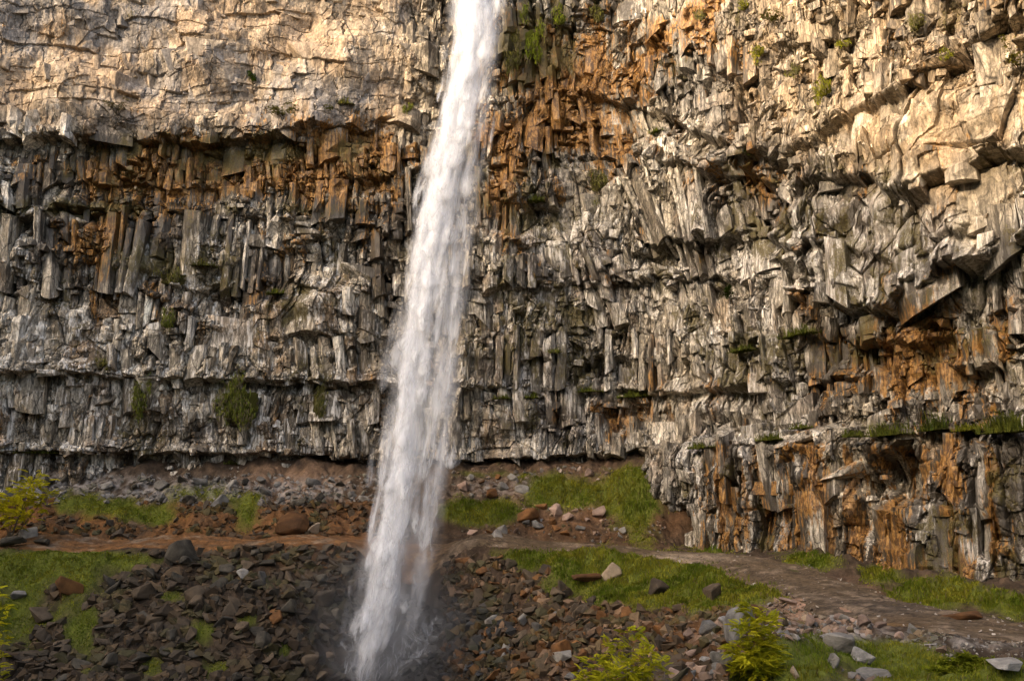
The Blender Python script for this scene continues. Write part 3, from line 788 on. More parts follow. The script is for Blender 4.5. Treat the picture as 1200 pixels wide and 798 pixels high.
# the path's centre line and half width
PATH = np.array([tuple((at(*a) + at(*b))[:2] / 2) + (np.hypot(*(at(*a) - at(*b))[:2]) / 2,) for a, b in [
    ((-250, 634, 59), (-250, 641, 57)), ((0, 634, 59.5), (0, 641, 57)), ((150, 634, 59.5), (150, 641, 57)), ((300, 632, 60), (300, 638, 57.5)), ((400, 632, 60), (400, 638, 57.5)),
    ((540, 634, 59.5), (540, 641, 57)), ((640, 635, 58.5), (620, 644, 56.2)), ((740, 640, 57), (700, 649, 54.2)), ((800, 643, 55), (780, 656, 51.5)),
    ((880, 650, 52), (850, 669, 46.5)), ((930, 660, 48), (900, 688, 40)), ((1000, 681, 42), (935, 702, 35)), ((1060, 706, 35), (1000, 735, 27)),
    ((1150, 716, 31), (1080, 758, 23)), ((1230, 728, 28), (1230, 765, 22))]])
PATH[7:, 2] *= np.array([.95, .76, .54, .45, .43, .42, .47, .6])
PATH = np.vstack([PATH, [[22, 22, 2.6], [28, 15, 2.6], [36, 4, 2.6]]])


def path_dist(x, y):
    """signed distance to the path's edge (negative inside)"""
    best = np.full(np.shape(x), 1e9)
    for (x0, y0, w0), (x1, y1, w1) in zip(PATH[:-1], PATH[1:]):
        dx, dy = x1 - x0, y1 - y0
        t = np.clip(((x - x0) * dx + (y - y0) * dy) / (dx * dx + dy * dy), 0, 1)
        dd = np.hypot(x - x0 - t * dx, y - y0 - t * dy) - (w0 + t * (w1 - w0))
        best = np.minimum(best, dd)
    return best


def z_ground(x, y, fine=True):
    x = np.asarray(x, float); y = np.asarray(y, float)
    z = z_base(x, y)
    pd = path_dist(x, y)
    far = smooth(-0.3, 1.2, pd)
    z = z + far * (0.62 * fbm(x / 3.2, y / 3.2, 60, 3) + (0.16 * fbm(x / 0.7, y / 0.7, 61, 3) if fine else 0))
    z = z + 0.03 * fbm(x / 0.6, y / 0.6, 62, 2)
    return z


def ellipse(px, py, cx, cy, rx, ry):
    return np.exp(-((px - cx) / rx) ** 2 - ((py - cy) / ry) ** 2)


def seg(px, py, pts, w):
    """closeness (1..0) to a polyline drawn over the photograph, used to say where a kind of ground lies"""
    best = np.full(np.shape(px), 1e9)
    for (x0, y0), (x1, y1) in zip(pts[:-1], pts[1:]):
        dx, dy = x1 - x0, y1 - y0
        t = np.clip(((px - x0) * dx + (py - y0) * dy) / (dx * dx + dy * dy), 0, 1)
        best = np.minimum(best, np.hypot(px - x0 - t * dx, (py - y0 - t * dy)))
    return np.exp(-(best / w) ** 2)


def grass_mask(x, y, z):
    """where turf grows"""
    px, py = to_px(x, np.maximum(y, 2), z)
    g = (ellipse(px, py, 655, 653, 75, 13) * 1.5 + ellipse(px, py, 745, 682, 95, 30) * 1.7 + ellipse(px, py, 845, 688, 75, 22) * 1.7
         + ellipse(px, py, 60, 662, 90, 24) * 1.3 + ellipse(px, py, 10, 720, 50, 60) + ellipse(px, py, 95, 740, 32, 48) + ellipse(px, py, 150, 655, 60, 8) * .7
         + (ellipse(px, py, 205, 700, 18, 12) + ellipse(px, py, 240, 738, 20, 16) + ellipse(px, py, 290, 725, 16, 12) + ellipse(px, py, 250, 782, 26, 18) + ellipse(px, py, 180, 775, 22, 20) + ellipse(px, py, 330, 760, 16, 14)) * .95
         + ellipse(px, py, 570, 600, 50, 16) + ellipse(px, py, 645, 572, 34, 20) * 1.3 + ellipse(px, py, 560, 600, 40, 14) * 1.1 + ellipse(px, py, 570, 556, 40, 5) * .8 + ellipse(px, py, 700, 582, 60, 18) * 1.1
         + ellipse(px, py, 745, 592, 28, 40) * 1.3 + ellipse(px, py, 740, 560, 30, 14) * .8
         + ellipse(px, py, 105, 590, 50, 16) * 1.2 + ellipse(px, py, 175, 604, 40, 13) * 1.3 + ellipse(px, py, 290, 605, 16, 20) * 1.3 + ellipse(px, py, 235, 578, 44, 12) * 1.1 + ellipse(px, py, 30, 545, 60, 10) * .6
         + ellipse(px, py, 300, 582, 18, 10) * .7 + ellipse(px, py, 30, 532, 60, 4)
         + ellipse(px, py, 840, 640, 24, 7) * 1.3 + ellipse(px, py, 950, 657, 34, 11) * 1.6 + ellipse(px, py, 1030, 672, 20, 12) * 1.4 + ellipse(px, py, 1100, 694, 52, 18) * 1.8
         + ellipse(px, py, 1190, 710, 38, 14) * 1.6
         + ellipse(px, py, 1045, 770, 62, 24) * 1.5 + ellipse(px, py, 935, 768, 46, 30) * 1.3 + ellipse(px, py, 1150, 790, 95, 18) * 1.5 + ellipse(px, py, 880, 800, 60, 24))
    nearby = smooth(17, 12, y)
    return np.clip(g + 0.35 * fbm(x / 1.4, y / 1.4, 63, 4) - .1 * (g > .05) + nearby * .7, 0, 1.3)


def ground_colour(x, y, z):
    px, py = to_px(x, np.maximum(y, 2), z)
    n1 = fbm(x / 2.2, y / 2.2, 70, 5); n2 = fbm(x / 0.5, y / 0.5, 71, 4); n3 = fbm(x / 0.16, y / 0.16, 72, 2)
    c = np.empty(np.shape(x) + (3,), F32); c[...] = (0.045, 0.031, 0.020)
    # ochre soil beside the path and below the left wall
    och = (smooth(575, 600, py) * smooth(645, 632, py) * smooth(480, 430, px) * .9 + ellipse(px, py, 690, 600, 110, 40) * .75 + ellipse(px, py, 640, 740, 110, 45) * .65
           + ellipse(px, py, 840, 745, 70, 36) * .8 + ellipse(px, py, 980, 722, 60, 14) * .6 + ellipse(px, py, 1000, 700, 130, 16) * .3 + ellipse(px, py, 380, 650, 120, 16) * .5)
    mixc(c, (0.15, 0.067, 0.023), np.clip(och * (0.75 + 0.7 * n1), 0, 1))
    mixc(c, (0.17, 0.105, 0.065), np.clip(ellipse(px, py, 345, 562, 60, 22) + ellipse(px, py, 660, 580, 100, 34) * .6 + n2 * .2, 0, .85))
    # pale rubble
    mixc(c, (0.26, 0.235, 0.21), np.clip(seg(px, py, [(0, 560), (200, 575), (400, 575)], 12) * .7 + ellipse(px, py, 985, 745, 60, 22) * .8 + ellipse(px, py, 870, 750, 50, 40) * .6
                                        + ellipse(px, py, 1130, 752, 90, 8) * .5 + ellipse(px, py, 590, 572, 60, 10) * .5, 0, .9) * smooth(-.5, .4, n2))
    mixc(c, (0.33, 0.20, 0.135), np.clip(ellipse(px, py, 965, 708, 45, 22) * 1.0, 0, .9))
    # wet dark rock at the plunge
    mixc(c, (0.022, 0.021, 0.02), np.clip(ellipse(px, py, 485, 770, 120, 90) * 1.2, 0, .9))
    g = np.clip(grass_mask(x, y, z) - .25, 0, 1) * 1.4
    mixc(c, (0.085, 0.098, 0.014), np.clip(g, 0, .95))
    c *= (1 + 0.28 * n2 + .25 * n3)[..., None]
    return np.clip(c, .008, .6)


GR = {}


def on_grid(key, x, y):
    xs, ys, v = GR['xs'], GR['ys'], GR[key]
    i = np.clip(np.searchsorted(xs, x) - 1, 0, len(xs) - 2); j = np.clip(np.searchsorted(ys, y) - 1, 0, len(ys) - 2)
    a = (x - xs[i]) / (xs[i + 1] - xs[i]); b = (y - ys[j]) / (ys[j + 1] - ys[j])
    return (v[j, i] * (1 - a) + v[j, i + 1] * a) * (1 - b) + (v[j + 1, i] * (1 - a) + v[j + 1, i + 1] * a) * b


def ground_hit(px, py):
    """first ground point on the sight lines through px,py"""
    px = np.atleast_1d(np.asarray(px, float)); py = np.atleast_1d(np.asarray(py, float))
    a = (px - 600) / FPX; b = (399 - py) / FPX
    yy = CP - b * SP; zz = SP + b * CP
    D = np.arange(13, 68, 0.08)
    X = (a / yy)[:, None] * D; Y = np.broadcast_to(D, X.shape); Zr = (zz / yy)[:, None] * D
    zg = on_grid('z', X, Y)
    hit = zg >= Zr
    k = np.where(hit.any(1), hit.argmax(1), len(D) - 1)
    i = np.arange(len(px))
    return np.stack([X[i, k], Y[i, k], zg[i, k]], -1), hit.any(1)


def build_ground():
    xs = axis([(-150, -42, 4), (-42, 4, 0.09), (4, 25, 0.06), (25, 60, 1.5), (60, 150, 5)])
    ys = axis([(-120, -10, 5), (-10, 12, 0.5), (12, 32, 0.07), (32, 44, 0.12), (44, 70, 0.075), (70, 90, 2), (90, 200, 8)])
    x, y = np.meshgrid(xs, ys)
    z = z_ground(x, y)
    GR.update(xs=xs, ys=ys)
    outer = np.clip(np.maximum(np.maximum(-x - 60, x - 45), np.maximum(-y - 20, y - 78)) / 30, 0, 1)
    z = z * (1 - outer) + outer * np.where(y > 40, 0, -3)
    c = ground_colour(x, y, z)
    mat = tint_mat('earth', rough=0.95, scale=9, var=0.45, bump=0.7, bscale=14, bdist=0.08, spec=0.15)
    GR['z'] = z; GR['g'] = grass_mask(x, y, z)
    co = np.stack([x, y, z], -1).reshape(-1, 3)
    o = link('ground', np_mesh('ground', co, grid_faces(*x.shape), mat, c.reshape(-1, 3)))
    tag(o, kind='structure')


def build_path():
    """the track: a strip laid on the ground"""
    d = np.r_[0, np.cumsum(np.hypot(*np.diff(PATH[:, :2], axis=0).T))]
    t = np.arange(0, d[-1], 0.12)
    k = 12
    def sm(a):
        ap = np.r_[np.full(40, a[0]), a, np.full(40, a[-1])]
        w = np.exp(-.5 * (np.arange(-40, 41) / 14.0) ** 2); w /= w.sum()
        return np.convolve(ap, w, 'valid')
    cx, cy, w = (sm(np.interp(t, d, PATH[:, i])) for i in range(3))
    tx, ty = np.gradient(cx), np.gradient(cy); l = np.hypot(tx, ty); nx, ny = -ty / l, tx / l
    a = np.linspace(-1, 1, 41)
    wob = 0.25 * fbm(t / 2.0, t * 0, 80, 3)[:, None]
    ww = w[:, None] * (1.0 + 0 * a) + wob
    x = cx[:, None] + nx[:, None] * a * ww; y = cy[:, None] + ny[:, None] * a * ww
    z = z_ground(x, y) + 0.05 * smooth(1.0, .82, np.abs(a)) + .022 * fbm(x / .35, y / .35, 84, 3) - .05 * (np.exp(-((np.abs(a) - .45) / .10) ** 2)) * (.6 + fbm(x / 1.5, y / 1.5, 85, 2)) - 0.03 * smooth(0.95, 1.0, np.abs(a))
    px, py = to_px(x, y, z)
    n2 = fbm(x / .5, y / .5, 81, 4); n3 = fbm(x / .12, y / .12, 82, 2); n1 = fbm(x / 2, y / 2, 83, 3)
    c = np.empty(x.shape + (3,), F32); c[...] = (0.092, 0.064, 0.038)
    mixc(c, (0.17, 0.075, 0.025), np.clip(smooth(560, 420, px) * .75, 0, 1))
    mixc(c, (0.30, 0.235, 0.17), np.clip(ellipse(px, py, 800, 653, 60, 5) * .8 + .2 * n1, 0, .8))
    mixc(c, (0.06, 0.047, 0.037), np.clip(ellipse(px, py, 1040, 712, 90, 14) * .8 + .25 * n1, 0, .8))
    mixc(c, (0.13, 0.07, 0.025), np.clip(ellipse(px, py, 1010, 735, 60, 9) * .9, 0, .8))
    mixc(c, (0.05, 0.036, 0.025), np.clip(np.exp(-((np.abs(a) - .45) / .14) ** 2) * (.5 + n2), 0, .7) + 0 * x)
    mixc(c, (0.15, 0.11, 0.075), smooth(.15, .6, n1 + .5 * n2) * .7)
    c *= (1 + .5 * n2 + .5 * n3)[..., None]
    mat = tint_mat('track_gravel', rough=0.95, scale=14, var=0.5, bump=0.8, bscale=18, bdist=0.05, spec=0.15)
    o = link('path', np_mesh('path', np.stack([x, y, z], -1).reshape(-1, 3), grid_faces(*x.shape, flip=True), mat, np.clip(c, .01, .5).reshape(-1, 3)))
    tag(o, kind='structure')


build_ground()
build_path()

# ------------------------------------------------------------------ rocks
def rock_hull(seed, n=13, flat=0.7, bevel=0.035):
    """an angular broken block about one metre across: vertices, triangles"""
    rng = np.random.default_rng(seed)
    bm = bmesh.new()
    p = rng.normal(size=(n, 3)); p /= np.linalg.norm(p, axis=1)[:, None]
    p = np.sign(p) * np.abs(p) ** 0.75
    p *= np.array([0.55, 0.55 * rng.uniform(.6, .95), 0.55 * flat * rng.uniform(.75, 1.1)])
    p *= rng.uniform(.8, 1.1, (n, 1))
    for q in p: bm.verts.new(q)
    r = bmesh.ops.convex_hull(bm, input=bm.verts[:])
    bmesh.ops.delete(bm, geom=[v for v in bm.verts if not v.link_faces], context='VERTS')
    bmesh.ops.dissolve_limit(bm, angle_limit=0.25, verts=bm.verts[:], edges=bm.edges[:])
    if bevel:
        bmesh.ops.bevel(bm, geom=bm.edges[:], offset=bevel, segments=1, affect='EDGES')
    bmesh.ops.triangulate(bm, faces=bm.faces[:])
    bmesh.ops.recalc_face_normals(bm, faces=bm.faces[:])
    bm.verts.index_update()
    v = np.array([q.co[:] for q in bm.verts], F32); f = np.array([[q.index for q in t.verts] for t in bm.faces], np.int32)
    bm.free()
    return v, f


HULLS = [rock_hull(100 + i, n=int(9 + i % 8), flat=0.55 + 0.06 * (i % 7)) for i in range(28)]
PEBBLES = [rock_hull(200 + i, n=int(8 + i % 4), flat=0.55 + .05 * (i % 5), bevel=0) for i in range(14)]


def rot_mats(n, rng, tilt=0.6):
    a = rng.uniform(0, 2 * np.pi, n); b = rng.normal(0, tilt, n); c = rng.normal(0, tilt, n)
    ca, sa, cb, sb, cc, sc_ = np.cos(a), np.sin(a), np.cos(b), np.sin(b), np.cos(c), np.sin(c)
    Rz = np.zeros((n, 3, 3)); Rz[:, 0, 0] = ca; Rz[:, 0, 1] = -sa; Rz[:, 1, 0] = sa; Rz[:, 1, 1] = ca; Rz[:, 2, 2] = 1
    Rx = np.zeros((n, 3, 3)); Rx[:, 0, 0] = 1; Rx[:, 1, 1] = cb; Rx[:, 1, 2] = -sb; Rx[:, 2, 1] = sb; Rx[:, 2, 2] = cb
    Ry = np.zeros((n, 3, 3)); Ry[:, 1, 1] = 1; Ry[:, 0, 0] = cc; Ry[:, 0, 2] = sc_; Ry[:, 2, 0] = -sc_; Ry[:, 2, 2] = cc
    return Rz @ Rx @ Ry


ROCK_MAT = tint_mat('broken_rock', rough=0.85, scale=3.0, var=0.45, bump=0.6, bscale=5, bdist=0.06, spec=0.25)


def rock_obj_mat(name, col, col2):
    """a rock's own colour, patchy, a little different from rock to rock"""
    m, nt, N, L = new_mat(name)
    out = N.new('ShaderNodeOutputMaterial'); b = N.new('ShaderNodeBsdfPrincipled'); L.new(b.outputs[0], out.inputs[0])
    b.inputs['Roughness'].default_value = 0.85; b.inputs['Specular IOR Level'].default_value = .25
    tc = N.new('ShaderNodeTexCoord'); oi = N.new('ShaderNodeObjectInfo')
    ad = N.new('ShaderNodeVectorMath'); ad.operation = 'ADD'
    mu = N.new('ShaderNodeVectorMath'); mu.operation = 'SCALE'; mu.inputs[0].default_value = (31, 17, 23)
    L.new(oi.outputs['Random'], mu.inputs['Scale']); L.new(tc.outputs['Object'], ad.inputs[0]); L.new(mu.outputs[0], ad.inputs[1])
    n1 = N.new('ShaderNodeTexNoise'); n1.inputs['Scale'].default_value = 2.2; n1.inputs['Detail'].default_value = 7; n1.inputs['Roughness'].default_value = .68
    L.new(ad.outputs[0], n1.inputs['Vector'])
    rp = N.new('ShaderNodeValToRGB'); rp.color_ramp.elements[0].position = .38; rp.color_ramp.elements[1].position = .68
    rp.color_ramp.elements[0].color = (*col, 1); rp.color_ramp.elements[1].color = (*col2, 1)
    L.new(n1.outputs[0], rp.inputs[0])
    mr = N.new('ShaderNodeMapRange'); mr.inputs[3].default_value = .55; mr.inputs[4].default_value = 1.45
    L.new(oi.outputs['Random'], mr.inputs[0])
    mx = N.new('ShaderNodeMix'); mx.data_type = 'RGBA'; mx.blend_type = 'MULTIPLY'; mx.inputs[0].default_value = 1
    L.new(rp.outputs[0], mx.inputs[6]); L.new(mr.outputs[0], mx.inputs[7]); L.new(mx.outputs[2], b.inputs['Base Color'])
    n2 = N.new('ShaderNodeTexNoise'); n2.inputs['Scale'].default_value = 6; n2.inputs['Detail'].default_value = 8
    L.new(ad.outputs[0], n2.inputs['Vector'])
    bp = N.new('ShaderNodeBump'); bp.inputs['Strength'].default_value = .6; bp.inputs['Distance'].default_value = .06
    L.new(n2.outputs[0], bp.inputs['Height']); L.new(bp.outputs[0], b.inputs['Normal'])
    return m


RM = {'dark': rock_obj_mat('dark_grey_rock', (.028, .024, .017), (.082, .070, .052)),
      'brown': rock_obj_mat('brown_rock', (.040, .029, .018), (.100, .072, .046)),
      'rusty': rock_obj_mat('rusty_rock', (.075, .034, .012), (.19, .085, .028)),
      'grey': rock_obj_mat('pale_grey_rock', (.105, .097, .085), (.235, .218, .19)),
      'pink': rock_obj_mat('pinkish_rock', (.18, .12, .09), (.28, .20, .155)),
      'wet': rock_obj_mat('wet_black_rock', (.018, .018, .018), (.045, .043, .04)),
      'buff': rock_obj_mat('buff_rock', (.18, .135, .09), (.31, .245, .175))}
RM['wet'].node_tree.nodes['Principled BSDF'].inputs['Roughness'].default_value = .35
_meshes = {}


def rock_mesh(i, kind):
    if (i, kind) not in _meshes:
        v, f = HULLS[i]
        _meshes[i, kind] = np_mesh('rock', v, f, RM[kind])
    return _meshes[i, kind]


def put_rock(px, py, size, kind, label, group=None, name='rock', hull=None, sink=.22, scale=(1, 1, 1), rz=None, pos=None, cat='rock', tilt=.25):
    """size in pixels of the photograph's width of the rock"""
    p = pos if pos is not None else ground_hit(px, py + size * .28)[0][0]
    k = size * p[1] / FPX * 1.05
    i = hull if hull is not None else random.randrange(len(HULLS))
    o = link(name, rock_mesh(i, kind))
    o.scale = (k * scale[0], k * scale[1], k * scale[2])
    o.rotation_euler = (random.gauss(0, tilt), random.gauss(0, tilt), random.uniform(0, 6.28) if rz is None else rz)
    o.location = (p[0], p[1], p[2] + k * scale[2] * (.36 - sink))
    tag(o, label, cat, group)
    ROCKS.append((p[0], p[1], k))
    return o


ROCKS = []
HERO = [
    (213, 645, 34, 'dark', 'dark pointed boulder jutting up at the lip of the track left of the falls', (1.1, .9, 1.3)),
    (340, 613, 34, 'rusty', 'large rust coloured boulder on the bank above the track left of the falls', (1.2, 1, 1.1)),
    (367, 618, 20, 'buff', 'small pale orange boulder beside the large rusty one near the falls', (1, 1, 1.2)),
    (397, 621, 14, 'rusty', 'small reddish stone at the track edge nearest the left of the falls', (1, 1, 1)),
    (35, 622, 26, 'grey', 'pale grey block on top of the rock heap at the far left of the track', (1, 1, 1)),
    (15, 633, 30, 'dark', 'dark grey block low in the heap at the far left of the track', (1, 1, 1)),
    (48, 634, 20, 'dark', 'smaller dark block leaning on the heap at the far left of the track', (1, 1, 1)),
    (308, 675, 24, 'grey', 'tilted grey slab standing up in the left scree below the track', (.8, .6, 1.5)),
    (288, 671, 20, 'grey', 'flat grey block lying beside the tilted slab in the left scree', (1.2, 1, .7)),
    (178, 721, 26, 'brown', 'flat brown slab in the middle of the left scree', (1.2, 1, .7)),
    (230, 703, 26, 'brown', 'broad brown block in the left scree below the dark pointed boulder', (1, 1, 1)),
    (322, 718, 30, 'rusty', 'dark boulder with a rusty top in the scree left of the falls', (1.1, 1, .9)),
    (82, 683, 30, 'rusty', 'reddish brown rock face in the left grass', (1, .8, 1.1)),
    (50, 713, 38, 'brown', 'wide flat brown rock at the lower edge of the left grass', (1.2, 1, .6)),
    (22, 694, 20, 'grey', 'grey rock lying in the grass near the left edge', (1.1, 1, .8)),
    (715, 668, 26, 'buff', 'pale striped boulder in the top of the grassy bank below the track', (1.1, .9, 1)),
    (688, 676, 32, 'rusty', 'big orange boulder just left of the pale striped boulder', (1.1, 1, 1)),
    (664, 684, 26, 'brown', 'brown boulder at the left end of the grassy bank beside the orange one', (.9, .9, 1.2)),
    (660, 762, 26, 'rusty', 'tall dark orange rock low in the right scree', (.9, .9, 1.2)),
    (680, 735, 24, 'rusty', 'flat orange stone in the right scree below the grassy bank', (1.2, 1, .6)),
    (582, 684, 16, 'rusty', 'small bright orange stone high in the right scree', (1.2, 1, .8)),
    (768, 690, 30, 'brown', 'reddish rock poking out of the middle of the grassy bank', (.9, .8, 1.3)),
    (834, 694, 28, 'brown', 'dark brown rock outcrop at the right of the grassy bank', (1, .8, 1.2)),
    (776, 738, 24, 'rusty', 'orange rock below the grassy bank above the yellow bush', (1, 1, 1)),
    (661, 625, 14, 'rusty', 'small rusty boulder on the inner edge of the track right of the falls', (1, 1, .9)),
    (617, 601, 26, 'rusty', 'rusty boulder on the grassy slope right of the falls', (1, 1, .9)),
    (583, 623, 20, 'grey', 'flat grey stone beside the track just right of the falls', (1.3, 1, .5)),
    (868, 735, 42, 'grey', 'tall pale grey rock leaning beside the yellow bush', (.8, .9, 1.5)),
    (846, 768, 36, 'grey', 'grey rock in front of the tall leaning one beside the yellow bush', (1, 1, 1)),
    (799, 792, 40, 'pink', 'smooth pinkish boulder at the bottom edge between the yellow bushes', (1.1, 1, .8)),
    (985, 748, 42, 'grey', 'large pale grey rock beside the gravel spread at the near edge of the track', (1.1, .9, 1)),
    (1010, 766, 26, 'grey', 'small grey rock below the large pale one by the track', (1, .9, .9)),
    (976, 775, 18, 'grey', 'upright grey stone in the near grass', (.7, .7, 1.4)),
    (932, 790, 12, 'buff', 'small buff stone standing in the near grass', (.7, .7, 1.5)),
    (1018, 785, 30, 'grey', 'long grey slab in the near grass below the track', (1.4, .7, .6)),
    (1178, 771, 38, 'grey', 'wide bluish grey slab at the right edge beside the track', (1.4, 1, .5)),
    (1112, 776, 10, 'buff', 'small rounded stone between the near grass mounds', (1, 1, 1)),
    (1128, 716, 34, 'rusty', 'low reddish boulder on the track under the dark cliff foot', (1.3, 1, .5)),
    (822, 630, 20, 'grey', 'white broken slab leaning at the foot of the grey cliff corner', (1.2, .7, 1.0)),
]
for px, py, sz, kind, label, scl in HERO:
    put_rock(px, py, sz, kind, label, scale=scl, name='boulder' if sz >= 20 else 'stone', cat='boulder' if sz >= 20 else 'stone')

# zones of countable rocks: (pixel box, how many, size range, colours, where it says they lie)
ZONES = [
    ((100, 420, 650, 690), 34, (12, 22), ('dark', 'dark', 'brown'), 'high in the scree left of the falls, below the track'),
    ((60, 400, 690, 745), 40, (12, 24), ('dark', 'brown', 'brown'), 'in the middle of the scree left of the falls'),
    ((0, 400, 745, 800), 40, (13, 26), ('dark', 'brown', 'brown'), 'low in the scree left of the falls'),
    ((535, 700, 662, 720), 34, (11, 20), ('brown', 'rusty', 'brown'), 'in the upper scree right of the falls'),
    ((560, 760, 720, 800), 34, (11, 22), ('brown', 'rusty', 'brown', 'grey'), 'in the lower scree right of the falls'),
    ((480, 580, 735, 800), 26, (10, 20), ('wet',), 'in the spray at the foot of the falls'),
    ((0, 430, 562, 592), 34, (9, 17), ('grey', 'grey', 'dark'), 'in the rubble below the left cliff'),
    ((540, 760, 556, 628), 26, (8, 15), ('grey', 'pink', 'rusty'), 'on the grassy slope below the cliff right of the falls'),
    ((915, 1000, 692, 730), 20, (9, 17), ('pink', 'pink', 'buff'), 'in the crumbled rubble at the near edge of the track'),
    ((800, 1100, 728, 798), 20, (12, 22), ('grey', 'grey', 'pink'), 'in the near grass below the track'),
]
KINDW = {'dark': 'dark grey', 'brown': 'brown', 'rusty': 'rusty orange', 'grey': 'pale grey', 'pink': 'pinkish', 'wet': 'wet black', 'buff': 'buff'}
for (x0, x1, y0, y1), n, (s0, s1), kinds, where in ZONES:
    placed = []
    tries = 0
    while len(placed) < n and tries < n * 30:
        tries += 1
        px, py = random.uniform(x0, x1), random.uniform(y0, y1)
        sz = 1.3 * (s0 + (s1 - s0) * random.random() ** 1.6)
        if any(math.hypot(px - a, (py - b) * 1.2) < (sz + c) * .52 for a, b, c in placed): continue
        p = ground_hit(px, py)[0][0]
        if path_dist(p[0], p[1]) < sz * p[1] / FPX * .6: continue
        if grass_mask(np.array([p[0]]), np.array([p[1]]), np.array([p[2]]))[0] > .40: continue
        placed.append((px, py, sz))
        kd = random.choice(kinds)
        put_rock(px, py, sz, kd, 'angular %s rock %s' % (KINDW[kd], where), 'rocks ' + where, pos=p, scale=(1, random.uniform(.8, 1.2), random.uniform(.75, 1.15)), tilt=.4)


# rubble nobody could count
def rubble(name, boxes, seed, label):
    rng = np.random.default_rng(seed)
    V, Fc, C = [], [], []
    nv = 0
    for (x0, x1, y0, y1), n, (s0, s1), cols, gmax in boxes:
        px = rng.uniform(x0, x1, n); py = rng.uniform(y0, y1, n)
        p, ok = ground_hit(px, py)
        g = on_grid('g', p[:, 0], p[:, 1]); pd = path_dist(p[:, 0], p[:, 1])
        cl = fbm(px / 26, py / 11, seed + 160, 3)
        keep = ok & (g < gmax) & (pd > -.1) & (rng.random(n) < np.clip(.65 + 1.4 * cl, .12, 1))
        p = p[keep]; n = len(p)
        if not n: continue
        size = (s0 + (s1 - s0) * rng.random(n) ** 3.0)
        Rm = rot_mats(n, rng, .5)
        pick = rng.integers(0, len(PEBBLES), n)
        cc = np.array(cols)[rng.integers(0, len(cols), n)] * rng.uniform(.6, 1.4, (n, 1))
        ms = smooth(.05, .5, fbm(p[:, 0] / 2.2, p[:, 1] / 2.2 + p[:, 2], 170, 3) + rng.normal(0, .12, n))[:, None] * .40
        cc = cc * (1 - ms) + np.array([.058, .058, .014]) * ms
        damp = np.exp(-((p[:, 0] + 6.5) / 5.5) ** 2) * smooth(-3.2, -5.5, p[:, 2])          # rock soaked by the spray
        cc = cc * (1 - .62 * damp[:, None])
        for b in range(len(PEBBLES)):
            m = pick == b
            k = int(m.sum())
            if not k: continue
            v, f = PEBBLES[b]
            w = np.einsum('nij,vj->nvi', Rm[m], v) * size[m][:, None, None] + (p[m] + np.c_[np.zeros((k, 2)), size[m] * .02])[:, None]
            V.append(w.reshape(-1, 3)); C.append(np.repeat(cc[m], len(v), 0))
            Fc.append((f[None] + (np.arange(k) * len(v))[:, None, None] + nv).reshape(-1, 3)); nv += k * len(v)
    me = np_mesh(name, np.vstack(V), np.vstack(Fc), ROCK_MAT, np.vstack(C))
    tag(link(name, me), label, kind='stuff')


DK, BR, RU, GY, PK = (.048, .036, .024), (.064, .042, .023), (.095, .044, .015), (.16, .146, .13), (.20, .135, .095)
rubble('scree_rubble', [((-20, 440, 640, 805), 9000, (.05, 1.0), (DK, DK, BR, BR), .5), ((330, 440, 640, 700), 700, (.1, .5), (BR, RU), .7)], 1, 'dark loose scree covering the slope left of the falls')
rubble('ochre_rubble', [((520, 800, 650, 805), 9000, (.05, .85), (BR, RU, BR, DK, (.16, .10, .06)), .55), ((470, 600, 700, 805), 900, (.2, .9), ((.03, .029, .027), (.045, .04, .036)), .8),
                        ((0, 480, 590, 636), 3200, (.06, .75), (RU, BR, RU, DK, BR), .55), ((540, 780, 575, 640), 1300, (.06, .35), (RU, BR, PK, GY), .5),
                        ((740, 920, 700, 800), 1500, (.05, .4), (BR, RU, PK), .55)], 2, 'rusty brown rubble on the slopes beside the track and falls')
rubble('pale_rubble', [((-20, 470, 556, 592), 2400, (.08, .5), (GY, GY, (.17, .15, .13)), .8), ((530, 770, 548, 600), 900, (.08, .45), (GY, PK, (.2, .16, .13)), .6),
                       ((900, 1020, 690, 745), 1500, (.04, .28), (PK, GY, PK), .7), ((830, 1110, 735, 800), 1300, (.04, .3), (GY, GY, PK), .6),
                       ((1060, 1220, 742, 775), 900, (.02, .12), (GY, (.2, .18, .15)), .8)], 3, 'pale grey and pinkish rubble below the cliffs and by the track')


def path_stones():
    rng = np.random.default_rng(9)
    n = 6000
    px = rng.uniform(560, 1230, n); py = rng.uniform(636, 772, n)
    p, ok = ground_hit(px, py)
    pd = path_dist(p[:, 0], p[:, 1])
    edge = np.exp(-(np.minimum(pd, 0) / .5) ** 2)
    keep = ok & (pd < .15) & (rng.random(n) < .25 + .75 * edge)
    p = p[keep]; n = len(p)
    size = .025 + .13 * rng.random(n) ** 4
    Rm = rot_mats(n, rng, .5)
    v, f = PEBBLES[0]
    size = size * 1.2
    w = np.einsum('nij,vj->nvi', Rm, v) * size[:, None, None] + (p + np.array([0, 0, .05]))[:, None]
    cc = np.array([(.2, .17, .14), (.12, .085, .06), (.3, .26, .22)])[rng.integers(0, 3, n)] * rng.uniform(.6, 1.3, (n, 1))
    me = np_mesh('gravel', w.reshape(-1, 3), (f[None] + (np.arange(n) * len(v))[:, None, None]).reshape(-1, 3), ROCK_MAT, np.repeat(cc, len(v), 0))
    tag(link('gravel', me), 'loose gravel scattered on the track', kind='stuff')


path_stones()

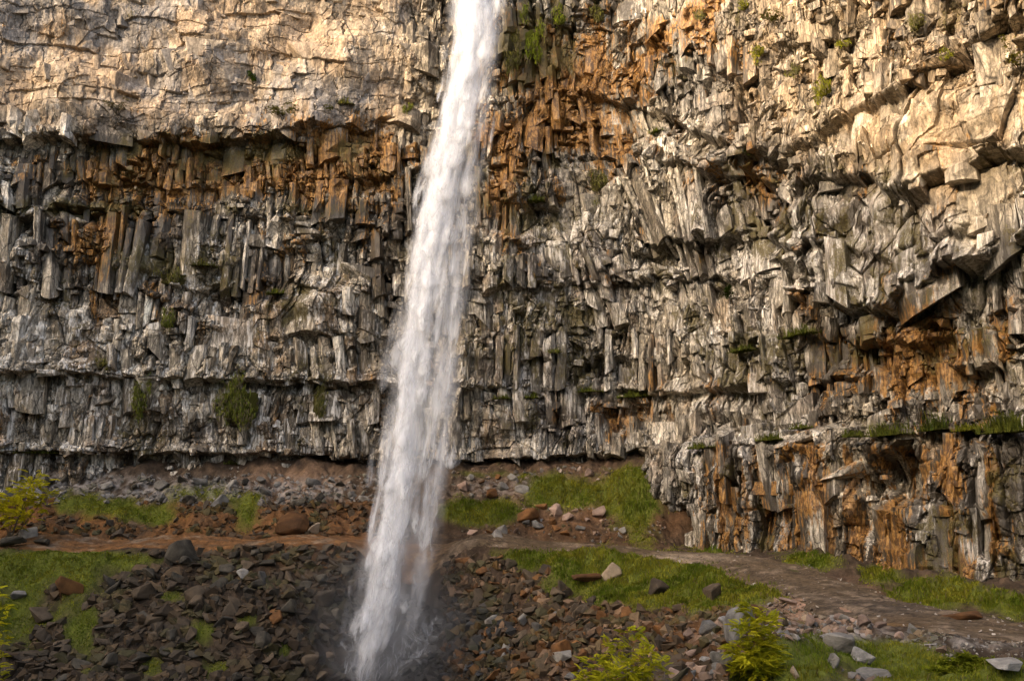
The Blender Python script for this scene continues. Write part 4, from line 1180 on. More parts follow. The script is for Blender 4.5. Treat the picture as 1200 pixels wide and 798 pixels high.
# ------------------------------------------------------------------ plants
def leaf_mat(name, var=.35, trans=.35, scale=1.5):
    m, nt, N, L = new_mat(name)
    out = N.new('ShaderNodeOutputMaterial'); b = N.new('ShaderNodeBsdfDiffuse'); t = N.new('ShaderNodeBsdfTranslucent')
    a = N.new('ShaderNodeAttribute'); a.attribute_name = 'tint'
    mixs = N.new('ShaderNodeMixShader'); mixs.inputs[0].default_value = trans
    tc = N.new('ShaderNodeTexCoord'); n = N.new('ShaderNodeTexNoise'); n.inputs['Scale'].default_value = scale; n.inputs['Detail'].default_value = 4
    L.new(tc.outputs['Object'], n.inputs['Vector'])
    mr = N.new('ShaderNodeMapRange'); mr.inputs[1].default_value = .3; mr.inputs[2].default_value = .7; mr.inputs[3].default_value = 1 - var; mr.inputs[4].default_value = 1 + var
    L.new(n.outputs[0], mr.inputs[0])
    mx = N.new('ShaderNodeMix'); mx.data_type = 'RGBA'; mx.blend_type = 'MULTIPLY'; mx.inputs[0].default_value = 1
    L.new(a.outputs['Color'], mx.inputs[6]); L.new(mr.outputs[0], mx.inputs[7])
    L.new(mx.outputs[2], b.inputs[0]); L.new(mx.outputs[2], t.inputs[0])
    L.new(b.outputs[0], mixs.inputs[1]); L.new(t.outputs[0], mixs.inputs[2]); L.new(mixs.outputs[0], out.inputs[0])
    return m


GRASS_MAT = leaf_mat('grass_blades', .3, .3, 1.2)
LEAF_MAT = leaf_mat('leaves', .25, .4, 3)
STEM_MAT = tint_mat('bark', rough=.9, scale=12, var=.3)


def blades(p, h, w, lean, col, rng, droop=0.0):
    """bent blades: 5 vertices (two quads' worth) each. p (n,3), h/w (n,), lean (n,2)"""
    n = len(p)
    a = rng.uniform(0, np.pi, n); side = np.stack([np.cos(a), np.sin(a), np.zeros(n)], -1) * w[:, None] * .5
    l3 = np.c_[lean, np.zeros(n)]
    mid = p + l3 * .35 * h[:, None] + np.array([0, 0, 1.0]) * (h * .6)[:, None]
    tip = p + l3 * 1.0 * h[:, None] + np.array([0, 0, 1.0]) * (h * (1.0 - droop))[:, None]
    V = np.stack([p - side, p + side, mid + side * .8, mid - side * .8, tip], 1)
    base = np.arange(n) * 5
    F = np.concatenate([np.stack([base, base + 1, base + 2], -1), np.stack([base, base + 2, base + 3], -1), np.stack([base + 3, base + 2, base + 4], -1)])
    return V.reshape(-1, 3), F, np.repeat(col, 5, 0)


def field_grass():
    rng = np.random.default_rng(21)
    V, Fc, C = [], [], []; nv = 0
    for (x0, x1, y0, y1), n, hh, ww in (((-42, 24, 32, 66), 900000, .42, .045), ((0, 24, 14.5, 32), 330000, .24, .016)):
        x = rng.uniform(x0, x1, n); y = rng.uniform(y0, y1, n)
        g = on_grid('g', x, y)
        pd = path_dist(x, y)
        clump = .5 + .5 * fbm(x / .55, y / .55, 110, 2)
        keep = (rng.random(n) < np.clip((g - .26) * 1.5, 0, 1) * (.35 + .65 * clump)) & ((pd > .05) | ((pd > -.45) & (rng.random(n) < .10)))
        z = on_grid('z', x, y)
        px, py = to_px(x, y, z)
        keep &= (px > -40) & (px < 1240) & (py < 830)
        x, y, z, clump, g = x[keep], y[keep], z[keep], clump[keep], g[keep]
        m = len(x)
        h = hh * (.35 + .75 * clump) * rng.uniform(.6, 1.3, m) * np.clip(g, .5, 1) * np.where(x < -4, .55, .85)
        lean = np.stack([.35 * fbm(x / 1.5, y / 1.5, 111, 2) + rng.normal(0, .28, m), -.25 + .3 * fbm(x / 1.5, y / 1.5, 112, 2) + rng.normal(0, .28, m)], -1)
        yel = np.clip(.5 + .8 * fbm(x / 2.5, y / 2.5, 113, 3) + rng.normal(0, .2, m), 0, 1)[:, None]
        col = np.array([.100, .140, .016]) * (1 - yel) + np.array([.225, .215, .028]) * yel
        col = col * rng.uniform(.65, 1.3, (m, 1))
        dry = rng.random(m) < .05
        col[dry] = (.20, .16, .07)
        v, f, c = blades(np.stack([x, y, z - .03], -1), h, ww * rng.uniform(.6, 1.3, m), lean, col, rng, .25)
        V.append(v); Fc.append(f + nv); C.append(c); nv += len(v)
    o = link('grass', np_mesh('grass', np.vstack(V), np.vstack(Fc), GRASS_MAT, np.vstack(C)))
    tag(o, 'green grass on the banks and slopes along the track', kind='stuff')


field_grass()


def up_tuft(px, py, wpx, hpx, label, col=(.07, .10, .012), n=260, hang=0.0, name='grass_tuft', cat='grass', group=None):
    """a tuft of grass rooted on the rock at px,py (its foot), wpx wide and hpx high; hang > 0 lets it droop down the face"""
    rng = np.random.default_rng(int(px * 7 + py))
    p0, nrm = cliff_point(px, py)
    k = p0[1] / FPX
    W, H = wpx * k, hpx * k
    t = np.array([-nrm[1], nrm[0], 0])
    o = np.array(p0)
    a = rng.normal(0, .42, n).clip(-1, 1); b = rng.random(n)
    if hang:
        # roots spread over the face as well, blades falling outward and down
        up = np.clip(rng.normal(0, .26, n), -.6, .5) * H * hang
        kk = rng.integers(0, 6, n); ca, cu = rng.normal(0, .42, 6), rng.normal(0, .26, 6)
        a = np.clip(ca[kk] + rng.normal(0, .16, n), -1, 1); up = (cu[kk] + rng.normal(0, .13, n)) * H * hang
        foot = t[None] * (a * W * .5)[:, None] + nrm[None] * (.10 + .25 * b[:, None]) + np.array([0, 0, 1.0]) * up[:, None]
        h = min(.55, H * .22) * rng.uniform(.4, 1.3, n)
        lean = t[None, :2] * rng.normal(0, .35, n)[:, None] + nrm[None, :2] * rng.uniform(.3, .8, n)[:, None]
        dr = .9
    else:
        foot = t[None] * (a * W * .5)[:, None] + nrm[None] * (rng.uniform(-.5, .45, n))[:, None] + np.array([0, 0, -.12])
        h = H * rng.uniform(.4, 1.15, n) * (1 - .35 * np.abs(a)) * np.clip(.8 + 1.1 * perlin(a * 3.3 + px, a * 0 + py, 195), .3, 1.4)
        lean = t[None, :2] * (rng.normal(0, .3, n) + a * .3)[:, None] + nrm[None, :2] * rng.uniform(-.1, .7, n)[:, None]
        dr = .3
    yel = rng.random((n, 1)) ** 1.5
    c = np.array(col) * (1 - yel * .5) + np.array([.16, .15, .02]) * yel * .5
    if hang:
        c = c * 1.5; st = rng.random(n) < .32; c[st] = (.17, .145, .085)
    c = c * rng.uniform(.6, 1.3, (n, 1))
    v, f, cc = blades(foot, h, np.full(n, max(.035, .9 * k)) * rng.uniform(.6, 1.4, n), lean, c, rng, dr)
    # the cushion of roots and moss it grows from
    ga, gb = np.meshgrid(np.linspace(-1, 1, 17), np.linspace(-1, 1, 9))
    rr = 1 + .25 * fbm(ga * 2 + px, gb * 2 + py, 190, 2)
    dome = .10 * np.sqrt(np.clip(1 - ga ** 2, 0, 1)) * np.sqrt(np.clip(1 - gb ** 2, 0, 1)) + .03 * fbm(ga * 4 + px, gb * 3, 191, 2)
    if hang:
        pad = t[None, None] * (ga * W * .30 * rr)[..., None] + np.array([0, 0, 1.0]) * (gb * H * .30 * hang * rr * (1 - .3 * np.abs(ga)))[..., None] + nrm[None, None] * (.02 + dome)[..., None]
    else:
        pad = t[None, None] * (ga * W * .5 * rr)[..., None] + nrm[None, None] * (gb * .42 * rr - .05)[..., None] + np.array([0, 0, 1.0]) * (dome - .10)[..., None]
    pf = grid_faces(9, 17); pf = np.concatenate([pf[:, :3], pf[:, [0, 2, 3]]])
    f = np.concatenate([f, pf + len(v)]); v = np.vstack([v, pad.reshape(-1, 3)])
    cc = np.vstack([cc, np.tile(np.array(col) * .35 + np.array([.02, .014, .006]), (17 * 9, 1)) * rng.uniform(.7, 1.2, (17 * 9, 1))])
    ob = link(name, np_mesh(name, v, f, GRASS_MAT, cc))
    ob.location = o
    tag(ob, label, cat, group)
    return ob


GREEN, OLIVE, YELL, MOSSG, DKG = (.085, .105, .022), (.085, .085, .03), (.15, .155, .015), (.15, .19, .02), (.04, .06, .014)
for a in [
    (622, 48, 30, 60, 'bright green moss and grass hanging on the cliff top just right of the falls', MOSSG, 420, .8),
    (655, 22, 26, 26, 'small green tuft on the cliff top right of the larger moss patch', MOSSG, 260, .9),
    (603, 70, 26, 40, 'olive moss clump on the wet rock touching the right of the falls', OLIVE, 300, 1.0),
    (478, 128, 18, 26, 'green tuft on the cliff just left of the falls near the top', GREEN, 220, .6),
    (405, 122, 22, 12, 'low tuft under the dark slot in the upper left cliff', OLIVE, 160, 0),
    (162, 470, 24, 50, 'green grass hanging down the pale cliff near the left edge', GREEN, 420, 1.0),
    (282, 476, 64, 64, 'largest patch of hanging grass under the long dark ledge', GREEN, 1100, 1.0),
    (373, 474, 22, 44, 'narrow strip of grass hanging right of the largest hanging patch', OLIVE, 260, 1.0),
    (196, 378, 24, 30, 'round green clump on the dark overhang left of the smooth boss', GREEN, 320, .8),
    (205, 326, 46, 26, 'scattered green growth above the round clump on the left cliff', OLIVE, 260, 1.0),
    (322, 341, 22, 10, 'thin green tuft on a ledge above the smooth boss', GREEN, 140, 0),
    (122, 425, 14, 18, 'tiny green tuft on the left cliff above the long dark ledge', OLIVE, 120, .7),
    (240, 312, 30, 12, 'short grass on a ledge right of the scattered green growth', OLIVE, 140, 0),
    (652, 412, 26, 16, 'tuft of grass on the dark rock above the hollow', GREEN, 170, .5),
    (690, 459, 30, 12, 'grass tuft on the ledge left of the hollow', GREEN, 180, 0),
    (622, 463, 18, 10, 'smaller grass tuft on the ledge between the falls and the hollow', GREEN, 120, 0),
    (588, 464, 22, 10, 'grass tuft on the ledge nearest the right of the falls', GREEN, 130, 0),
    (742, 462, 46, 12, 'long strip of grass on the ledge below the hollow', GREEN, 260, 0),
    (868, 410, 40, 10, 'grass fringe on the top of the grey block stack', GREEN, 200, 0),
    (935, 393, 60, 16, 'grass fringe on the ledge under the great hanging block', GREEN, 320, 0),
    (822, 522, 56, 13, 'grass on the top of the grey cliff corner above the track', GREEN, 300, 0),
    (1042, 507, 64, 28, 'large green grass tuft in the middle of the ledge above the rusty cliff', GREEN, 620, 0),
    (1000, 508, 26, 13, 'small tuft left of the large one on the ledge above the rusty cliff', GREEN, 180, 0),
    (1176, 503, 66, 34, 'large green grass tuft at the right end of the ledge above the rusty cliff', GREEN, 620, 0),
    (1096, 503, 40, 26, 'bushy dark tuft between the two large ones on the ledge', DKG, 420, 0),
    (940, 500, 24, 12, 'little tuft beside the lone grey block on the ledge', GREEN, 160, 0),
    (770, 152, 20, 12, 'small tuft on the rusty cliff right of the falls', GREEN, 130, 0),
    (700, 215, 34, 36, 'faint green growth on the big pale slab right of the falls', OLIVE, 170, 1.0),
    (628, 236, 20, 14, 'tuft on the stained ledge right of the falls', GREEN, 130, 0),
    (966, 104, 34, 34, 'yellow green growth on the sunlit cliff at the upper right', YELL, 340, .9),
    (990, 52, 30, 20, 'dry yellow tuft above the sunlit growth at the upper right', YELL, 200, .6),
    (872, 10, 24, 22, 'yellow tuft at the top edge of the sunlit cliff', YELL, 200, .6),
    (822, 22, 22, 22, 'olive yellow tuft near the top edge where sun meets shade', OLIVE, 180, .7),
    (60, 531, 130, 8, 'long thin strip of grass along the low ledge at the far left', GREEN, 420, 0),
    (268, 542, 24, 8, 'small tuft on the low ledge at the foot of the left cliff', GREEN, 120, 0),
    (902, 512, 44, 14, 'grass strip on the ledge above the dark fissure of the rusty cliff', GREEN, 300, 0),
    (1135, 500, 36, 15, 'low yellowish grass between the bushy tuft and the right end tuft', (.12, .13, .015), 260, 0),
    (934, 84, 26, 20, 'small olive tuft left of the sunlit yellow growth', OLIVE, 200, .9),
    (1112, 66, 26, 18, 'yellowish tuft on the sunlit cliff above the pale slabs', YELL, 200, .8),
    (890, 62, 24, 22, 'mossy yellow clump on the stained rock where the sunlight begins', YELL, 220, .9),
    (700, 22, 24, 26, 'olive clump high on the rusty rock between falls and sunlight', OLIVE, 220, .9),
    (1075, 30, 40, 26, 'dry growth under the top edge of the sunlit cliff', OLIVE, 220, .9),
]:
    px, py, wp, hp, label, col, n, hang = a
    up_tuft(px, py, wp, hp, label, col, n, hang)


# --- leafy plants
def frond(nl=8, L=1.0, lw=.10, ll=.30, curve=.35):
    """one pinnate leaf along +x, drooping in z: vertices, triangles"""
    V, Fc = [], []
    def z(t): return .25 * t - curve * t * t
    for i in range(nl):
        t = .18 + .8 * i / (nl - 1)
        s = ll * math.sin(math.pi * (.25 + .7 * t)) + .03
        for sgn in (-1, 1):
            b = len(V)
            x0, z0 = t * L, z(t) * L
            V += [(x0, 0, z0), (x0 + .35 * s - lw * .5, sgn * s * .5, z0 + .02), (x0 + .6 * s, sgn * s, z0 - .06 * L), (x0 + .35 * s + lw * .6, sgn * s * .45, z0 + .02)]
            Fc += [(b, b + 1, b + 2), (b, b + 2, b + 3)]
    b = len(V)
    V += [(L * .96, 0, z(.96) * L), (L * 1.08, .05, z(1.05) * L), (L * 1.28, 0, z(1.2) * L), (L * 1.08, -.05, z(1.05) * L)]
    Fc += [(b, b + 1, b + 2), (b, b + 2, b + 3)]
    return np.array(V, F32), np.array(Fc, np.int32)


def cluster_leaf():
    """three small oval leaves"""
    V, Fc = [], []
    for a in (-.9, 0, .9):
        b = len(V); c, s = math.cos(a), math.sin(a)
        for x, y, z in ((0, 0, 0), (.35, .22, .06), (1, 0, -.1), (.35, -.22, .06)):
            V.append((x * c - y * s, x * s + y * c, z))
        Fc += [(b, b + 1, b + 2), (b, b + 2, b + 3)]
    return np.array(V, F32), np.array(Fc, np.int32)


def tube(points, r0, r1, sides=5):
    P = np.array(points, float); n = len(P)
    V, Fc = [], []
    for i, p in enumerate(P):
        d = P[min(i + 1, n - 1)] - P[max(i - 1, 0)]; d /= np.linalg.norm(d) + 1e-9
        a = np.cross(d, [0.3, 1, .1]); a /= np.linalg.norm(a); b = np.cross(d, a)
        r = r0 + (r1 - r0) * i / (n - 1)
        for k in range(sides):
            t = 2 * math.pi * k / sides
            V.append(p + r * (math.cos(t) * a + math.sin(t) * b))
    for i in range(n - 1):
        for k in range(sides):
            Fc.append((i * sides + k, i * sides + (k + 1) % sides, (i + 1) * sides + (k + 1) % sides, (i + 1) * sides + k))
    return np.array(V), np.array(Fc)


def leafy(name, loc, targets, leaf, leaf_size, n_leaf, col, col2, label, cat, seed, stem_r=.03, spread=.35, up=.4, group=None, stem_col=(.08, .06, .035)):
    """stems rising from loc to the target points, leaves spread round their upper parts. Parts: foliage, each stem"""
    rng = np.random.default_rng(seed)
    root = bpy.data.objects.new(name, None); COL.objects.link(root); root.location = loc
    tag(root, label, cat, group)
    LV, LF = leaf
    pts, dirs, keys = [], [], []
    for tx, ty, tz in targets:
        P = [np.array([0, 0, -.15])]
        T = np.array([tx, ty, tz], float)
        mid = T * np.array([.45, .45, .6]) + rng.normal(0, .06, 3) * np.linalg.norm(T)
        for t in np.linspace(.1, 1, 10):
            P.append((1 - t) ** 2 * P[0] + 2 * t * (1 - t) * mid + t * t * T)
        v, f = tube(P, stem_r, stem_r * .25)
        link('stem', np_mesh('stem', v, f, STEM_MAT, np.tile(stem_col, (len(v), 1)), True), root)
        P = np.array(P)
        m = n_leaf // len(targets)
        t = rng.uniform(.30, 1, m) ** .8 * (len(P) - 1)
        i = np.clip(t.astype(int), 0, len(P) - 2); fr = (t - i)[:, None]
        q = P[i] * (1 - fr) + P[i + 1] * fr
        a = rng.uniform(0, 2 * np.pi, m)
        sp = spread * (1.15 - .75 * t / (len(P) - 1)) * rng.random(m) ** .7
        off = np.stack([np.cos(a) * sp, np.sin(a) * sp, rng.normal(0, .10 * spread, m) + .15 * spread], -1)
        pts.append(q + off)
        d = np.stack([np.cos(a + rng.normal(0, .5, m)), np.sin(a + rng.normal(0, .5, m)), rng.normal(up * .5, .35, m)], -1)
        dirs.append(d); keys.append(t / (len(P) - 1))
    pts = np.vstack(pts); d = np.vstack(dirs); d /= np.linalg.norm(d, axis=1)[:, None]
    keys = np.concatenate(keys)
    n = len(pts)
    side = np.cross(np.array([0, 0, 1.0]) + rng.normal(0, .35, (n, 3)), d); side /= np.linalg.norm(side, axis=1)[:, None]
    nz = np.cross(d, side)
    M = np.stack([d, side, nz], -1)
    sz = leaf_size * rng.uniform(.6, 1.25, n)
    W = np.einsum('nij,vj->nvi', M, LV) * sz[:, None, None] + pts[:, None]
    mixk = np.clip(rng.random((n, 1)), 0, 1)
    c = np.array(col) * (1 - mixk) + np.array(col2) * mixk
    c = np.repeat(c * rng.uniform(.7, 1.2, (n, 1)), len(LV), 0)
    me = np_mesh('foliage', W.reshape(-1, 3), (LF[None] + (np.arange(n) * len(LV))[:, None, None]).reshape(-1, 3), LEAF_MAT, c)
    link('foliage', me, root)
    return root


FROND = frond(); TRI = cluster_leaf()
YG, YG2 = (.25, .265, .016), (.46, .41, .026)


def bush_at(px_base, d, tops, **kw):
    """root on the ground below px_base at depth d; tops are pixel positions the stems reach"""
    x = (px_base - 600) / FPX * d
    z = float(on_grid('z', np.array([x]), np.array([d]))[0])
    loc = np.array([x, d, z])
    kw['targets'] = [at(a, b, d + c) - loc for a, b, c in tops]
    return leafy(loc=loc, **kw)


bush_at(882, 17.5, [(883, 712, .0), (872, 735, -.2), (896, 728, .2), (862, 760, -.1), (905, 762, 0), (880, 775, -.4), (895, 788, -.3), (864, 786, .2)], name='shrub', leaf=FROND, leaf_size=.20, n_leaf=760, col=YG, col2=YG2,
        label='tall yellow green feathery shrub at the bottom beside the grey rocks', cat='shrub', seed=1, stem_r=.012, spread=.30)
bush_at(735, 15.5, [(738, 738, 0), (720, 756, .2), (754, 758, -.2), (698, 776, 0), (768, 774, .2), (735, 780, -.3), (686, 790, .1), (710, 785, -.3), (752, 788, .2)], name='shrub', leaf=FROND, leaf_size=.19, n_leaf=1000, col=YG, col2=YG2,
        label='low yellow green feathery shrub at the bottom centre below the right scree', cat='shrub', seed=2, stem_r=.010, spread=.30)
bush_at(22, 57.8, [(40, 556, 0), (50, 568, -.3), (25, 572, .3), (10, 584, 0), (58, 578, 0), (0, 590, .2)], name='shrub', leaf=FROND, leaf_size=.62, n_leaf=260, col=(.36, .35, .016), col2=(.58, .50, .03),
        label='yellow feathery shrub at the far left above the track', cat='shrub', seed=3, stem_r=.035, spread=.75)
bush_at(-12, 40.0, [(-4, 690, 0), (3, 700, .2), (-8, 712, -.2), (2, 716, 0)], name='shrub', leaf=FROND, leaf_size=.36, n_leaf=200, col=(.36, .35, .016), col2=(.58, .50, .03),
        label='yellow feathery branch poking in at the left edge beside the grass', cat='shrub', seed=4, stem_r=.02, spread=.4)
bush_at(1130, 18.2, [(1130, 772, 0), (1105, 778, .2), (1160, 778, -.2), (1090, 788, 0), (1185, 786, .1), (1140, 788, -.5), (1120, 792, -.4)], name='shrub', leaf=TRI, leaf_size=.09, n_leaf=1500, col=(.11, .135, .012), col2=(.19, .20, .018),
        label='low leafy green shrub along the bottom right edge', cat='shrub', seed=5, stem_r=.008, spread=.30)
bush_at(930, 19.5, [(925, 752, 0), (940, 765, .2), (912, 770, 0), (950, 778, -.2)], name='shrub', leaf=TRI, leaf_size=.075, n_leaf=500, col=(.055, .08, .01), col2=(.085, .11, .012),
        label='dark green leafy herb right of the tall yellow shrub', cat='shrub', seed=6, stem_r=.008, spread=.28)


def face_shrub(px, py, wpx, hpx, label, col, col2, seed, n=260, lean=.5):
    p0, nrm = cliff_point(px, py)
    k = p0[1] / FPX
    rng = np.random.default_rng(seed)
    t = np.array([-nrm[1], nrm[0], 0])
    T = [t * rng.uniform(-.5, .5) * wpx * k + nrm * rng.uniform(.2, .2 + lean) + np.array([0, 0, 1]) * rng.uniform(.25, .95) * hpx * k for _ in range(5)]
    return leafy('shrub', p0 - nrm * .1, T, TRI, max(.10, 2.6 * k), n, col, col2, label, 'shrub', seed, .025, wpx * k * .28)


face_shrub(297, 98, 12, 18, 'small dark green shrub high on the tan cliff at the upper left', (.035, .07, .012), (.06, .10, .012), 11, 120)
face_shrub(333, 140, 40, 26, 'wide olive shrub at the dark ledge under the tan cliff', (.09, .085, .03), (.13, .12, .04), 12, 330)
face_shrub(374, 150, 26, 28, 'darker olive shrub right of the wide one under the tan cliff', (.06, .065, .02), (.09, .09, .025), 13, 220)
face_shrub(855, 352, 14, 26, 'dark green shrub growing in a crack left of the great hanging block', (.03, .055, .01), (.05, .075, .012), 14, 220)
face_shrub(882, 186, 18, 20, 'dark green shrub on the shaded rock below the sunlit cliff', (.04, .06, .012), (.07, .085, .015), 15, 180)
face_shrub(1192, 82, 26, 50, 'yellow olive shrub on the sunlit cliff at the right edge', (.10, .10, .02), (.19, .16, .03), 16, 260)
face_shrub(908, 30, 30, 22, 'thin olive shrub near the top of the sunlit cliff', (.09, .09, .02), (.15, .13, .03), 17, 200)
face_shrub(138, 134, 30, 16, 'dry grey green shrub on the tan cliff at the left', (.11, .10, .05), (.16, .13, .06), 18, 160)

# ------------------------------------------------------------------ waterfall
FY = np.array([-90, 0, 50, 100, 150, 200, 250, 300, 350, 400, 450, 500, 550, 600, 650, 700, 750, 798, 830], float)
FL = np.array([524, 524, 526, 519, 508, 497, 487, 478, 470, 461, 453, 447, 440, 432, 421, 412, 402, 394, 390], float)
FR = np.array([594, 591, 588, 580, 575, 568, 561, 556, 551, 546, 541, 536, 530, 523, 516, 506, 490, 474, 470], float)


def fall_depth(py):
    t = np.clip((py + 90) / 888.0, 0, 1)
    return 64.0 - 10.6 * t ** 0.85


def fall_point(a, py, out):
    """a: -1 left edge .. 1 right edge; out: metres towards the viewer"""
    l = np.interp(py, FY, FL); r = np.interp(py, FY, FR)
    px = (l + r) / 2 + a * (r - l) / 2
    d = fall_depth(py)
    q = (399.0 - py) / FPX
    yy = CP - q * SP; zz = SP + q * CP
    x = (px - 600) / FPX / yy * d
    return np.stack([x, d - out, zz / yy * d], -1)


def water_mat(name, streak, lo, hi, cap):
    """white falling water: opacity from streaks stretched down the fall, faded by the 'fade' attribute"""
    m, nt, N, L = new_mat(name)
    out = N.new('ShaderNodeOutputMaterial'); df = N.new('ShaderNodeBsdfDiffuse'); tl = N.new('ShaderNodeBsdfTranslucent'); tr = N.new('ShaderNodeBsdfTransparent')
    df.inputs[0].default_value = (.89, .905, .93, 1); tl.inputs[0].default_value = (.89, .905, .93, 1)
    ms = N.new('ShaderNodeMixShader'); ms.inputs[0].default_value = .35
    L.new(df.outputs[0], ms.inputs[1]); L.new(tl.outputs[0], ms.inputs[2])
    uv = N.new('ShaderNodeAttribute'); uv.attribute_name = 'flow'
    n = N.new('ShaderNodeTexNoise'); n.inputs['Scale'].default_value = 1; n.inputs['Detail'].default_value = 5; n.inputs['Roughness'].default_value = .6
    n.inputs['Distortion'].default_value = .25
    mp = N.new('ShaderNodeMapping'); mp.inputs['Scale'].default_value = (streak[0], streak[1], 1)
    L.new(uv.outputs['Vector'], mp.inputs[0]); L.new(mp.outputs[0], n.inputs['Vector'])
    mr = N.new('ShaderNodeMapRange'); mr.inputs[1].default_value = lo; mr.inputs[2].default_value = hi; mr.inputs[3].default_value = 0; mr.inputs[4].default_value = 1
    mr.interpolation_type = 'SMOOTHSTEP'
    L.new(n.outputs[0], mr.inputs[0])
    fa = N.new('ShaderNodeAttribute'); fa.attribute_name = 'fade'
    mu = N.new('ShaderNodeMath'); mu.operation = 'MULTIPLY'; L.new(mr.outputs[0], mu.inputs[0]); L.new(fa.outputs['Fac'], mu.inputs[1])
    mu2 = N.new('ShaderNodeMath'); mu2.operation = 'MULTIPLY'; L.new(mu.outputs[0], mu2.inputs[0]); mu2.inputs[1].default_value = cap
    mx = N.new('ShaderNodeMixShader'); L.new(mu2.outputs[0], mx.inputs[0]); L.new(tr.outputs[0], mx.inputs[1]); L.new(ms.outputs[0], mx.inputs[2])
    L.new(mx.outputs[0], out.inputs[0])
    return m


def flow_mesh(name, co, faces, flow, fade, mat):
    me = np_mesh(name, co, faces, mat, None, True)
    a = me.attributes.new('flow', 'FLOAT_VECTOR', 'POINT'); a.data.foreach_set('vector', np.ascontiguousarray(flow, F32).ravel())
    b = me.attributes.new('fade', 'FLOAT', 'POINT'); b.data.foreach_set('value', np.ascontiguousarray(fade, F32).ravel())
    return me


def body(a, py):
    """how thick the water is across and down the fall"""
    core = np.interp(py, [-90, 0, 120, 250, 400, 600, 800], [.0, .0, -.10, -.30, -.38, -.36, -.25])
    wid = np.interp(py, [-90, 0, 120, 250, 400, 600, 800], [.95, .86, .60, .44, .34, .30, .36])
    main = np.exp(-np.abs((a - core) / wid) ** 2.6)
    rib = np.exp(-((a - np.interp(py, [200, 350, 600, 800], [.75, .55, .62, .55])) / .22) ** 2) * np.interp(py, [150, 300, 600, 720, 760], [0, .55, .6, .6, 0])
    veil = .30 * (1 - smooth(.75, 1.05, np.abs(a))) * np.interp(py, [0, 200, 620, 740], [.6, 1, 1, .3])
    return np.clip(np.maximum(main, np.maximum(rib, veil)), 0, 1) * np.interp(py, [720, 800], [1, .7])


